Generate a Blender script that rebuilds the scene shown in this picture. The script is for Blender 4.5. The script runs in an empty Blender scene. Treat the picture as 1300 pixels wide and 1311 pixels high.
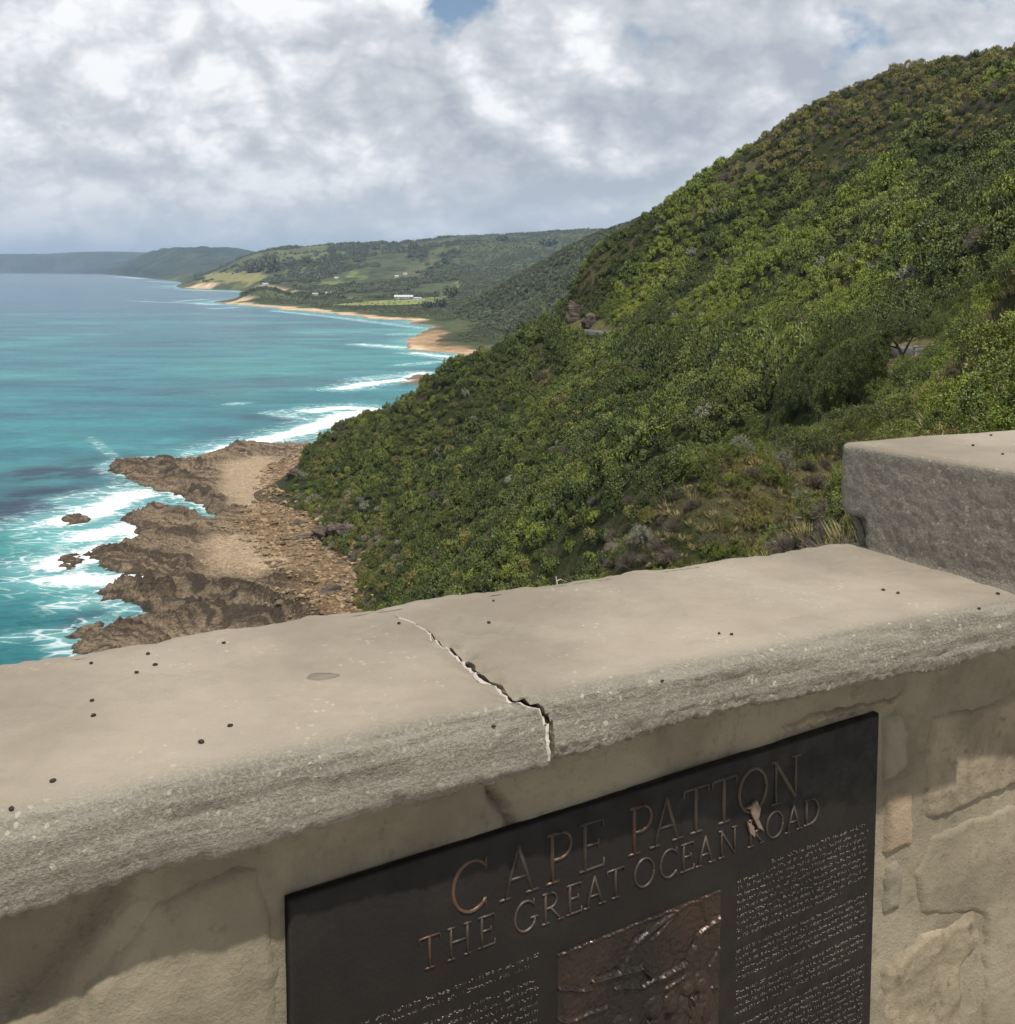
import bpy, bmesh, math, random
import numpy as np
from mathutils import Vector, noise as mnoise
from mathutils.bvhtree import BVHTree

random.seed(7)
rng = np.random.default_rng(11)
scene = bpy.context.scene
COL = scene.collection
EYE = 70.0                       # eye height above the sea, metres
PITCH = math.radians(4.9)
FPX = 1400.0

# ------------------------------------------------------------------ camera
cam_d = bpy.data.cameras.new("camera")
cam = bpy.data.objects.new("camera", cam_d)
COL.objects.link(cam)
cam.location = (0, 0, EYE)
cam.rotation_euler = (math.pi / 2 - PITCH, 0, 0)
cam_d.sensor_width = 36.0
cam_d.lens = 36.0 * FPX / 1311.0
cam_d.shift_y = -(655.5 - 463.0) / 1311.0
cam_d.clip_start = 0.05
cam_d.clip_end = 90000
scene.camera = cam

# ------------------------------------------------------------------ world, sun, exposure
SUN_EL = math.radians(63)
SUN_DIR = Vector((math.cos(SUN_EL) * 0.42, -math.cos(SUN_EL) * 0.907, math.sin(SUN_EL)))
world = bpy.data.worlds.new("World")
scene.world = world
world.use_nodes = True
def build_world():
    nt = world.node_tree
    N, L = nt.nodes, nt.links
    N.clear()
    def nd(t, **kw):
        n = N.new(t)
        for k, v in kw.items(): setattr(n, k, v)
        return n
    def mth(op, a, b=None, clamp=False):
        n = nd('ShaderNodeMath', operation=op, use_clamp=clamp)
        for i, v in enumerate((a, b)):
            if v is None: continue
            if isinstance(v, (int, float)): n.inputs[i].default_value = v
            else: L.new(v, n.inputs[i])
        return n.outputs[0]
    out = nd('ShaderNodeOutputWorld')
    bg = nd('ShaderNodeBackground'); bg.inputs[1].default_value = 0.1
    L.new(bg.outputs[0], out.inputs[0])
    sky = nd('ShaderNodeTexSky', sky_type='NISHITA')
    sky.sun_disc = False
    sky.sun_elevation = SUN_EL
    sky.sun_rotation = math.atan2(SUN_DIR.x, SUN_DIR.y)
    sky.altitude = 70
    tc = nd('ShaderNodeTexCoord')
    sx = nd('ShaderNodeSeparateXYZ'); L.new(tc.outputs['Generated'], sx.inputs[0])
    zc = mth('MAXIMUM', sx.outputs[2], 0.0)
    den = mth('ADD', zc, 0.60)
    u = mth('DIVIDE', sx.outputs[0], den)
    v = mth('DIVIDE', sx.outputs[1], den)
    cb = nd('ShaderNodeCombineXYZ'); L.new(u, cb.inputs[0]); L.new(v, cb.inputs[1])
    def noise(vec, scale, detail, rough, off=(0, 0, 0), dist=0.0):
        mp = nd('ShaderNodeMapping'); L.new(vec, mp.inputs[0]); mp.inputs['Location'].default_value = off
        n = nd('ShaderNodeTexNoise'); L.new(mp.outputs[0], n.inputs['Vector'])
        n.inputs['Scale'].default_value = scale; n.inputs['Detail'].default_value = detail
        n.inputs['Roughness'].default_value = rough; n.inputs['Distortion'].default_value = dist
        return n.outputs['Fac']
    def ramp(fac, stops):
        r = nd('ShaderNodeValToRGB'); L.new(fac, r.inputs[0])
        e = r.color_ramp.elements
        while len(e) < len(stops): e.new(0.5)
        for q, (p, c) in zip(e, stops): q.position = p; q.color = (*c, 1)
        return r.outputs[0]
    def billow(off):
        acc = None
        for sc, wt, o2 in ((3.4, 0.46, 0.0), (7.6, 0.29, 3.3), (16.0, 0.17, 7.7), (34.0, 0.10, 1.9), (70.0, 0.05, 5.1)):
            n_ = noise(cb.outputs[0], sc, 1.0, 0.5, (3.1 + o2 + off[0], 1.7 - o2 + off[1], 0.4), 0.25)
            q = mth('MULTIPLY', mth('ABSOLUTE', mth('SUBTRACT', mth('MULTIPLY', n_, 2.0), 1.0)), wt * 1.9)
            acc = q if acc is None else mth('ADD', acc, q)
        return acc
    bA = billow((0, 0)); bB = billow((-0.02, 0.05))
    big = noise(cb.outputs[0], 2.1, 5, 0.5, (4.4, 14.2, 0), 0.3)
    wide = noise(cb.outputs[0], 0.9, 2, 0.5, (8.8, 3.1, 0), 0.0)
    lit = mth('MULTIPLY', mth('SUBTRACT', bA, bB), 0.9)
    br = mth('ADD', lit, mth('MULTIPLY', mth('SUBTRACT', big, 0.5), 2.1))
    br = mth('ADD', br, mth('MULTIPLY', mth('SUBTRACT', wide, 0.5), 0.9))
    br = mth('ADD', br, mth('MULTIPLY', mth('SUBTRACT', bA, 0.36), 1.0))
    br = mth('ADD', br, 0.64, True)
    cloud = ramp(br, [(0.0, (4.5, 4.85, 5.4)), (0.25, (5.5, 5.8, 6.25)), (0.52, (6.7, 6.9, 7.25)), (0.75, (8.4, 8.5, 8.7)), (1.0, (10.3, 10.3, 10.3))])
    cov = noise(cb.outputs[0], 3.4, 8, 0.55, (5.35, 0.9, 2.0), 0.2)
    mask = ramp(cov, [(0.335, (0, 0, 0)), (0.39, (1, 1, 1))])
    mx = nd('ShaderNodeMix', data_type='RGBA')
    L.new(mask, mx.inputs['Factor']); L.new(sky.outputs[0], mx.inputs[6]); L.new(cloud, mx.inputs[7])
    # low cloud melts into pale grey-blue haze at the horizon
    hz = ramp(zc, [(0.0, (1, 1, 1)), (0.02, (0.8, 0.8, 0.8)), (0.11, (0, 0, 0))])
    mh = nd('ShaderNodeMix', data_type='RGBA')
    hf = mth('MULTIPLY', hz, 0.75)
    L.new(hf, mh.inputs['Factor']); L.new(mx.outputs[2], mh.inputs[6]); mh.inputs[7].default_value = (6.3, 6.75, 7.3, 1)
    L.new(mh.outputs[2], bg.inputs[0])
build_world()

sd = bpy.data.lights.new("sun", 'SUN')
sd.energy = 4.6; sd.angle = math.radians(1.2); sd.color = (1.0, 0.95, 0.87)
sun = bpy.data.objects.new("sun", sd); COL.objects.link(sun)
sun.rotation_euler = SUN_DIR.to_track_quat('Z', 'Y').to_euler()
sun.location = (0, 0, 200)
vs = scene.view_settings
vs.view_transform = 'Standard'; vs.look = 'None'; vs.gamma = 1.0; vs.exposure = 0.0
vs.use_curve_mapping = False
scene.render.engine = 'CYCLES'
cy = scene.cycles
cy.use_denoising = True
cy.use_adaptive_sampling = True
cy.adaptive_threshold = 0.02
cy.max_bounces = 5; cy.diffuse_bounces = 2; cy.glossy_bounces = 2; cy.transmission_bounces = 2; cy.volume_bounces = 0
cy.transparent_max_bounces = 6

# ------------------------------------------------------------------ small helpers
CP, SP = math.cos(PITCH), math.sin(PITCH)
def ray(px, py):
    """direction of a photograph point, scaled to one metre forward"""
    xc = (px - 650.0) / FPX; yc = -(py - 463.0) / FPX
    f = CP + yc * SP
    return xc / f, 1.0, (-SP + yc * CP) / f
def P(px, py, D):
    r = ray(px, py); return (r[0] * D, D, EYE + r[2] * D)
def PZ(px, py, z=0.0):
    r = ray(px, py); D = (z - EYE) / r[2]; return (r[0] * D, D, z)

def _hash(ix, iy, seed):
    h = (ix.astype(np.int64) * 374761393 + iy.astype(np.int64) * 668265263 + seed * 1442695041) & 0x7fffffff
    h = (h ^ (h >> 13)) * 1274126177 & 0x7fffffff
    h = (h ^ (h >> 16)) * 2246822519 & 0x7fffffff
    return (h & 0xffff) / 65535.0
def vnoise(x, y, seed=0):
    x = np.asarray(x, float); y = np.asarray(y, float)
    ix = np.floor(x).astype(np.int64); iy = np.floor(y).astype(np.int64)
    fx = x - ix; fy = y - iy
    def g(a, b):
        ang = _hash(ix + a, iy + b, seed) * 2 * np.pi
        return np.cos(ang) * (fx - a) + np.sin(ang) * (fy - b)
    ux = fx ** 3 * (fx * (fx * 6 - 15) + 10); uy = fy ** 3 * (fy * (fy * 6 - 15) + 10)
    return ((g(0, 0) * (1 - ux) + g(1, 0) * ux) * (1 - uy) + (g(0, 1) * (1 - ux) + g(1, 1) * ux) * uy) * 1.5
def fbm(x, y, octv=5, seed=0, gain=0.5):
    s = 0; a = 1.0; f = 1.0
    for k in range(octv):
        s = s + a * vnoise(x * f + 17.3 * k, y * f - 9.1 * k, seed + k); a *= gain; f *= 2.03
    return s
def sstep(a, b, x):
    t = np.clip((x - a) / (b - a), 0, 1); return t * t * (3 - 2 * t)
def seg_dist(x, y, pts):
    """distance to a polyline"""
    d = np.full(np.shape(x), 1e18)
    for (ax, ay), (bx, by) in zip(pts[:-1], pts[1:]):
        vx, vy = bx - ax, by - ay; l2 = vx * vx + vy * vy + 1e-12
        t = np.clip(((x - ax) * vx + (y - ay) * vy) / l2, 0, 1)
        d = np.minimum(d, (x - ax - t * vx) ** 2 + (y - ay - t * vy) ** 2)
    return np.sqrt(d)
def poly_sd(x, y, pts):
    """signed distance to a closed polygon, positive inside"""
    inside = np.zeros(np.shape(x), bool)
    n = len(pts)
    for i in range(n):
        ax, ay = pts[i]; bx, by = pts[(i + 1) % n]
        c = ((ay > y) != (by > y))
        with np.errstate(divide='ignore', invalid='ignore'):
            inside ^= c & (x < (bx - ax) * (y - ay) / (by - ay + 1e-15) + ax)
    d = seg_dist(x, y, list(pts) + [pts[0]])
    return np.where(inside, d, -d)
def tps_fit(pts, reg=0.0):
    p = np.array(pts, float); n = len(p)
    d2 = ((p[:, None, :2] - p[None, :, :2]) ** 2).sum(-1)
    K = 0.5 * d2 * np.log(d2 + 1e-9); K[np.arange(n), np.arange(n)] = reg
    Q = np.c_[np.ones(n), p[:, :2]]
    A = np.block([[K, Q], [Q.T, np.zeros((3, 3))]])
    w = np.linalg.lstsq(A, np.r_[p[:, 2], 0, 0, 0], rcond=None)[0]
    def f(x, y):
        sh = np.shape(x); x = np.ravel(x); y = np.ravel(y); r = np.empty(len(x))
        for i in range(0, len(x), 40000):
            xa, ya = x[i:i + 40000], y[i:i + 40000]
            d = (xa[:, None] - p[None, :, 0]) ** 2 + (ya[:, None] - p[None, :, 1]) ** 2
            r[i:i + 40000] = (0.5 * d * np.log(d + 1e-9)) @ w[:n] + w[n] + w[n + 1] * xa + w[n + 2] * ya
        return r.reshape(sh)
    return f

def raw_mesh(name, verts, faces, mat=None, smooth=False, attrs=None, colors=None):
    """verts (n,3); faces (m,k) array of equal k or list"""
    me = bpy.data.meshes.new(name)
    verts = np.asarray(verts, np.float32)
    if isinstance(faces, np.ndarray):
        m, k = faces.shape
        me.vertices.add(len(verts)); me.vertices.foreach_set("co", verts.ravel())
        me.loops.add(m * k); me.loops.foreach_set("vertex_index", faces.astype(np.int32).ravel())
        me.polygons.add(m); me.polygons.foreach_set("loop_start", np.arange(0, m * k, k, dtype=np.int32))
        me.update(calc_edges=True)
    else:
        me.from_pydata(verts.tolist(), [], faces)
    if smooth:
        me.polygons.foreach_set("use_smooth", np.ones(len(me.polygons), bool))
    for an, av in (attrs or {}).items():
        a = me.attributes.new(an, 'FLOAT', 'POINT'); a.data.foreach_set("value", np.asarray(av, np.float32).ravel())
    for an, av in (colors or {}).items():
        a = me.attributes.new(an, 'FLOAT_COLOR', 'POINT')
        c = np.asarray(av, np.float32).reshape(-1, 3)
        a.data.foreach_set("color", np.c_[c, np.ones(len(c), np.float32)].astype(np.float32).ravel())
    if mat: me.materials.append(mat)
    me.validate(); me.update()
    return me
def grid_faces(ny, nx):
    i = np.arange(ny * nx).reshape(ny, nx)
    return np.stack([i[:-1, :-1], i[:-1, 1:], i[1:, 1:], i[1:, :-1]], -1).reshape(-1, 4)
def link(name, me, parent=None, **props):
    o = bpy.data.objects.new(name, me); COL.objects.link(o)
    if parent is not None: o.parent = parent
    for k, v in props.items(): o[k] = v
    return o
def thing(name, label, cat, loc=(0, 0, 0), group=None):
    o = bpy.data.objects.new(name, None); COL.objects.link(o)
    o.location = loc; o['label'] = label; o['category'] = cat
    o.empty_display_size = 0.1
    if group: o['group'] = group
    return o
def tag(o, label, cat, group=None):
    o['label'] = label; o['category'] = cat
    if group: o['group'] = group
    return o

# ------------------------------------------------------------------ material helper
class M:
    def __init__(s, name, rough=0.8, spec=0.3, metal=0.0):
        s.m = bpy.data.materials.new(name); s.m.use_nodes = True
        s.nt = s.m.node_tree; s.N = s.nt.nodes; s.L = s.nt.links
        s.b = s.N['Principled BSDF']
        s.b.inputs['Roughness'].default_value = rough
        s.b.inputs['Specular IOR Level'].default_value = spec
        s.b.inputs['Metallic'].default_value = metal
    def put(s, sock, v):
        if hasattr(v, 'node'): s.L.new(v, sock)
        else:
            try: sock.default_value = v
            except Exception: sock.default_value = (*v, 1)
    def n(s, t, ins=None, **kw):
        n = s.N.new(t)
        for k, v in kw.items(): setattr(n, k, v)
        for k, v in (ins or {}).items(): s.put(n.inputs[k], v)
        return n
    def obj(s): return s.n('ShaderNodeTexCoord').outputs['Object']
    def pos(s): return s.n('ShaderNodeNewGeometry').outputs['Position']
    def map(s, v, scale=(1, 1, 1), rot=(0, 0, 0), loc=(0, 0, 0)):
        return s.n('ShaderNodeMapping', {'Vector': v, 'Scale': scale, 'Rotation': rot, 'Location': loc}).outputs[0]
    def noise(s, v, sc, det=4, ro=0.55, dist=0.0):
        return s.n('ShaderNodeTexNoise', {'Vector': v, 'Scale': sc, 'Detail': det, 'Roughness': ro, 'Distortion': dist}).outputs['Fac']
    def vor(s, v, sc, out='Distance', feat='F1', rand=1.0):
        return s.n('ShaderNodeTexVoronoi', {'Vector': v, 'Scale': sc, 'Randomness': rand}, feature=feat).outputs[out]
    def math(s, op, a, b=0.0, clamp=False):
        return s.n('ShaderNodeMath', {0: a, 1: b}, operation=op, use_clamp=clamp).outputs[0]
    def range(s, v, a, b, c=0.0, d=1.0):
        return s.n('ShaderNodeMapRange', {'Value': v, 'From Min': a, 'From Max': b, 'To Min': c, 'To Max': d}, interpolation_type='SMOOTHSTEP').outputs[0]
    def mix(s, f, a, b, blend='MIX'):
        n = s.n('ShaderNodeMix', data_type='RGBA', blend_type=blend)
        s.put(n.inputs['Factor'], f)
        for i, v in ((6, a), (7, b)):
            if hasattr(v, 'node'): s.L.new(v, n.inputs[i])
            else: n.inputs[i].default_value = (*v, 1)
        return n.outputs[2]
    def attr(s, name, out='Fac'): return s.n('ShaderNodeAttribute', attribute_name=name).outputs[out]
    def rand(s): return s.n('ShaderNodeObjectInfo').outputs['Random']
    def hsv(s, c, h=0.5, sa=1.0, v=1.0):
        return s.n('ShaderNodeHueSaturation', {'Hue': h, 'Saturation': sa, 'Value': v, 'Color': c}).outputs[0]
    def bump(s, h, dist=0.01, strength=1.0, normal=None):
        n = s.n('ShaderNodeBump', {'Height': h, 'Distance': dist, 'Strength': strength})
        if normal is not None: s.L.new(normal, n.inputs['Normal'])
        return n.outputs[0]
    def color(s, v): s.put(s.b.inputs['Base Color'], v); return s
    def rough(s, v): s.put(s.b.inputs['Roughness'], v); return s
    def normal(s, v): s.L.new(v, s.b.inputs['Normal']); return s

# ================================================================== materials
def mat_concrete():
    m = M("weathered_concrete", 0.92, 0.2); o = m.obj()
    worn = m.attr('rough')                       # 0 trowelled top, 1 rough cast sides
    along = m.map(o, (1, 1, 1), (0, 0, -0.553))  # x runs along the wall
    wob = m.n('ShaderNodeTexNoise', {'Vector': o, 'Scale': 60.0, 'Detail': 3.0}).outputs['Color']
    ow = m.n('ShaderNodeMix', {'Factor': 0.012}, data_type='RGBA', blend_type='ADD'); m.L.new(o, ow.inputs[6]); m.L.new(wob, ow.inputs[7]); ow = ow.outputs[2]
    blot = m.noise(o, 2.2, 6, 0.62); fine = m.noise(o, 48, 6, 0.7); grit = m.noise(o, 240, 4, 0.7); sand = m.noise(o, 420, 3, 0.7)
    strat = m.noise(m.map(along, (2.0, 8, 34)), 2.2, 6, 0.65, 0.4)
    top = m.mix(m.range(blot, 0.34, 0.66), (0.200, 0.170, 0.132), (0.305, 0.264, 0.208))
    top = m.mix(m.math('MULTIPLY', m.range(m.noise(o, 7, 6, 0.65), 0.5, 0.72), 0.45), top, (0.30, 0.27, 0.215))
    top = m.mix(m.math('MULTIPLY', m.range(sand, 0.54, 0.7), 0.28), top, (0.24, 0.19, 0.14))
    top = m.mix(m.math('MULTIPLY', m.range(m.noise(o, 17, 6, 0.75), 0.60, 0.74), 0.40), top, (0.42, 0.375, 0.305))
    strat = m.math('ADD', m.math('MULTIPLY', m.math('SUBTRACT', strat, 0.5), m.attr('strat')), 0.5)
    side = m.mix(m.range(strat, 0.30, 0.72), (0.165, 0.150, 0.12), (0.275, 0.252, 0.206))
    side = m.mix(m.math('MULTIPLY', m.range(grit, 0.45, 0.62), 0.55), side, (0.33, 0.30, 0.245))
    side = m.mix(m.math('MULTIPLY', m.range(sand, 0.52, 0.64), 0.42), side, (0.11, 0.098, 0.078))
    side = m.mix(m.math('MULTIPLY', m.range(m.noise(o, 11, 5, 0.6), 0.5, 0.72), 0.35), side, (0.15, 0.13, 0.10))
    c = m.mix(worn, top, side)
    cell = m.n('ShaderNodeTexVoronoi', {'Vector': ow, 'Scale': 150.0, 'Randomness': 1.0})
    pick = m.range(cell.outputs['Color'], 0.74, 0.80)
    r0 = m.range(cell.outputs['Distance'], 0.44, 0.30)
    clus = m.range(m.noise(o, 9, 4, 0.6), 0.47, 0.64)
    cs = m.math('MULTIPLY', m.math('MULTIPLY', pick, r0), m.math('ADD', m.math('MULTIPLY', clus, 0.22), m.math('MULTIPLY', worn, 0.22)), True)
    c = m.mix(cs, c, (0.62, 0.55, 0.45))
    m.color(c)
    h = m.math('ADD', m.math('MULTIPLY', fine, m.math('ADD', m.math('MULTIPLY', worn, m.math('ADD', m.math('MULTIPLY', m.attr('strat'), 0.55), 0.25)), 0.16)), m.math('MULTIPLY', grit, m.math('ADD', m.math('MULTIPLY', worn, 0.75), 0.22)))
    h = m.math('ADD', h, m.math('ADD', m.math('MULTIPLY', m.math('MULTIPLY', strat, worn), 0.9), m.math('MULTIPLY', sand, 0.10)))
    m.normal(m.bump(h, 0.0052, 0.9))
    return m.m
def mat_fresh_break():
    m = M("fresh_broken_concrete", 0.95, 0.1); o = m.obj()
    m.color(m.mix(m.noise(o, 90, 4), (0.30, 0.27, 0.24), (0.54, 0.49, 0.44)))
    m.normal(m.bump(m.noise(o, 140, 4), 0.004, 0.8)); return m.m
def mat_stone(name, a, b, dark, sc=5.0, stain=0.5):
    m = M(name, 0.93, 0.15); o = m.obj()
    n1 = m.noise(o, sc, 7, 0.62, 0.4); n2 = m.noise(o, 60, 5, 0.65)
    c = m.mix(m.range(n1, 0.32, 0.68), a, b)
    c = m.mix(m.math('MULTIPLY', m.range(n2, 0.52, 0.75), stain), c, dark)
    c = m.mix(m.math('MULTIPLY', m.range(m.noise(m.map(o, (1, 1, 0.35)), 14, 6, 0.7), 0.55, 0.75), stain * 0.8), c, dark)
    m.color(c)
    m.normal(m.bump(m.math('ADD', n2, m.math('MULTIPLY', m.noise(o, 220, 4, 0.7), 0.9)), 0.0028, 0.8)); return m.m
def mat_bronze(name, a, b, rough=0.42, streak=False):
    m = M(name, rough, 0.5, 0.55); o = m.obj()
    n1 = m.noise(o, 7, 5, 0.6)
    m.color(m.mix(m.range(n1, 0.4, 0.68), a, b))
    m.rough(m.range(m.noise(o, 30, 4), 0.3, 0.7, rough - 0.08, rough + 0.16))
    m.normal(m.bump(m.noise(o, 170, 3), 0.0015, 0.5)); return m.m
def mat_leaf(name, dark, light, patch, vsc=0.055, sat=1.0, trans=True):
    m = M(name, 0.55, 0.35)
    g = m.pos(); r = m.rand()
    c = m.mix(r, dark, light)
    c = m.mix(m.math('MULTIPLY', m.range(m.noise(g, vsc, 3, 0.55), 0.45, 0.66), 0.75), c, patch)
    t = m.attr('tone')
    c = m.hsv(c, m.range(t, 0.0, 1.0, 0.485, 0.515), sat, m.range(t, 0.0, 1.0, 0.62, 1.42))
    m.color(c)
    return m.m
def mat_flat(name, col, rough=0.8, var=0.25, sc=12.0, spec=0.3, metal=0.0):
    m = M(name, rough, spec, metal); o = m.obj()
    d = tuple(x * (1 - var) for x in col); l = tuple(min(1, x * (1 + var)) for x in col)
    m.color(m.mix(m.noise(o, sc, 5, 0.6), d, l)); return m.m
def mat_ground():
    m = M("hillside_soil", 0.95, 0.1); g = m.pos()
    base = m.attr('col', 'Color')
    c = m.mix(m.range(m.noise(g, 0.9, 6, 0.65), 0.35, 0.7), base, m.hsv(base, 0.5, 0.9, 0.55))
    c = m.mix(m.math('MULTIPLY', m.range(m.noise(g, 4.0, 4, 0.6), 0.5, 0.75), 0.4), c, (0.11, 0.09, 0.055))
    m.color(c)
    m.normal(m.bump(m.noise(g, 2.5, 6, 0.65), 0.35, 0.9)); return m.m
def mat_platform():
    m = M("shore_rock", 0.85, 0.3); g = m.pos()
    base = m.attr('col', 'Color')
    st = m.noise(m.map(g, (0.25, 2.2, 1.5), (0, 0, math.radians(-32))), 0.9, 6, 0.6, 0.5)
    n = m.noise(g, 1.6, 6, 0.65)
    c = m.mix(m.range(n, 0.3, 0.72), m.hsv(base, 0.5, 1.0, 0.55), m.hsv(base, 0.495, 1.0, 1.35))
    c = m.mix(m.math('MULTIPLY', m.range(st, 0.5, 0.68), m.math('ADD', m.math('MULTIPLY', m.attr('strata'), 0.6), 0.12)), c, (0.045, 0.036, 0.028))
    m.color(c)
    m.normal(m.bump(m.math('ADD', st, m.noise(g, 2.2, 6, 0.72)), 0.8, 1.0)); return m.m
def mat_boulder():
    m = M("ochre_boulder", 0.9, 0.2); r = m.rand(); g = m.pos()
    c = m.mix(r, (0.115, 0.082, 0.05), (0.31, 0.222, 0.13))
    c = m.mix(m.range(m.noise(g, 2.0, 4), 0.5, 0.75), c, (0.11, 0.08, 0.055))
    m.color(c); return m.m
def mat_outcrop():
    m = M("dark_outcrop_rock", 0.92, 0.2); g = m.pos()
    st = m.noise(m.map(g, (0.4, 0.4, 2.0), (0.35, 0.2, 0)), 0.8, 6, 0.65, 0.4)
    m.color(m.mix(m.range(st, 0.35, 0.65), (0.042, 0.034, 0.029), (0.145, 0.112, 0.084)))
    m.normal(m.bump(m.math('ADD', st, m.noise(g, 3, 5, 0.7)), 0.3, 1.0)); return m.m
def mat_sea():
    m = M("sea_water", 0.16, 0.10); g = m.pos()
    m.b.inputs['IOR'].default_value = 1.2
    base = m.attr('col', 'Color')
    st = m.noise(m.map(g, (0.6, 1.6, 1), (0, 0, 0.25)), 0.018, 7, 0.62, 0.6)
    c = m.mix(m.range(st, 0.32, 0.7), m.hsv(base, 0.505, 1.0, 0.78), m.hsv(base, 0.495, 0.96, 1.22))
    rip = m.noise(m.map(g, (0.7, 1.7, 1), (0, 0, 0.2)), 0.22, 5, 0.6, 0.4)
    c = m.mix(m.math('MULTIPLY', m.range(rip, 0.47, 0.64), 0.42), c, m.hsv(base, 0.505, 1.0, 0.45))
    rip2 = m.noise(m.map(g, (0.6, 1.9, 1), (0, 0, 0.3)), 0.75, 4, 0.65, 0.5)
    c = m.mix(m.math('MULTIPLY', m.range(rip2, 0.5, 0.66), 0.28), c, m.hsv(base, 0.495, 0.9, 1.6))
    f = m.attr('foam')
    n1 = m.noise(m.map(g, (0.8, 1.25, 1), (0, 0, 0.3)), 0.12, 9, 0.68, 0.9)
    n2 = m.noise(m.map(g, (0.7, 1.6, 1), (0, 0, 0.3)), 0.42, 7, 0.65, 1.2)
    nn = m.math('ADD', m.math('MULTIPLY', n1, 0.5), m.math('MULTIPLY', n2, 0.5))
    thr = m.math('SUBTRACT', 0.80, m.math('MULTIPLY', f, 0.30))
    solid = m.range(m.math('SUBTRACT', nn, thr), -0.02, 0.13)
    lace_v = m.vor(m.map(g, (0.8, 1.5, 1), (0, 0, 0.3)), 0.22, 'Distance', 'DISTANCE_TO_EDGE')
    lace = m.math('MULTIPLY', m.range(lace_v, 0.14, 0.02), m.math('MULTIPLY', m.range(f, 0.05, 0.6), m.range(n1, 0.42, 0.6)))
    lace = m.math('MULTIPLY', lace, 0.55)
    foam = m.math('MAXIMUM', solid, lace)
    milky = m.math('MULTIPLY', m.range(f, 0.05, 0.9), 0.45)
    c = m.mix(milky, c, (0.20, 0.46, 0.46))
    m.color(m.mix(foam, c, (0.80, 0.83, 0.83)))
    m.rough(m.math('ADD', m.math('MULTIPLY', foam, 0.6), 0.2))
    w = m.math('ADD', m.noise(m.map(g, (0.7, 1.6, 1), (0, 0, 0.25)), 0.08, 6, 0.6), m.math('MULTIPLY', m.noise(m.map(g, (0.8, 1.5, 1)), 0.6, 4, 0.6), 0.22))
    w = m.math('ADD', w, m.math('MULTIPLY', foam, 0.05))
    m.normal(m.bump(w, 2.2, 0.55)); return m.m
def mat_farland():
    m = M("far_coast_land", 0.95, 0.1); g = m.pos()
    base = m.attr('col', 'Color')
    n1 = m.noise(g, 0.0065, 8, 0.66, 0.3); n2 = m.noise(g, 0.045, 6, 0.7)
    bush = m.attr('bush')
    c = m.mix(m.range(n2, 0.35, 0.68), m.hsv(base, 0.5, 1.0, 0.72), m.hsv(base, 0.495, 1.0, 1.2))
    c = m.mix(m.math('MULTIPLY', m.range(n1, 0.44, 0.6), m.math('MULTIPLY', bush, 0.75)), c, (0.022, 0.030, 0.014))
    m.color(c)
    m.normal(m.bump(n2, 9.0, 0.8)); return m.m

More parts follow.
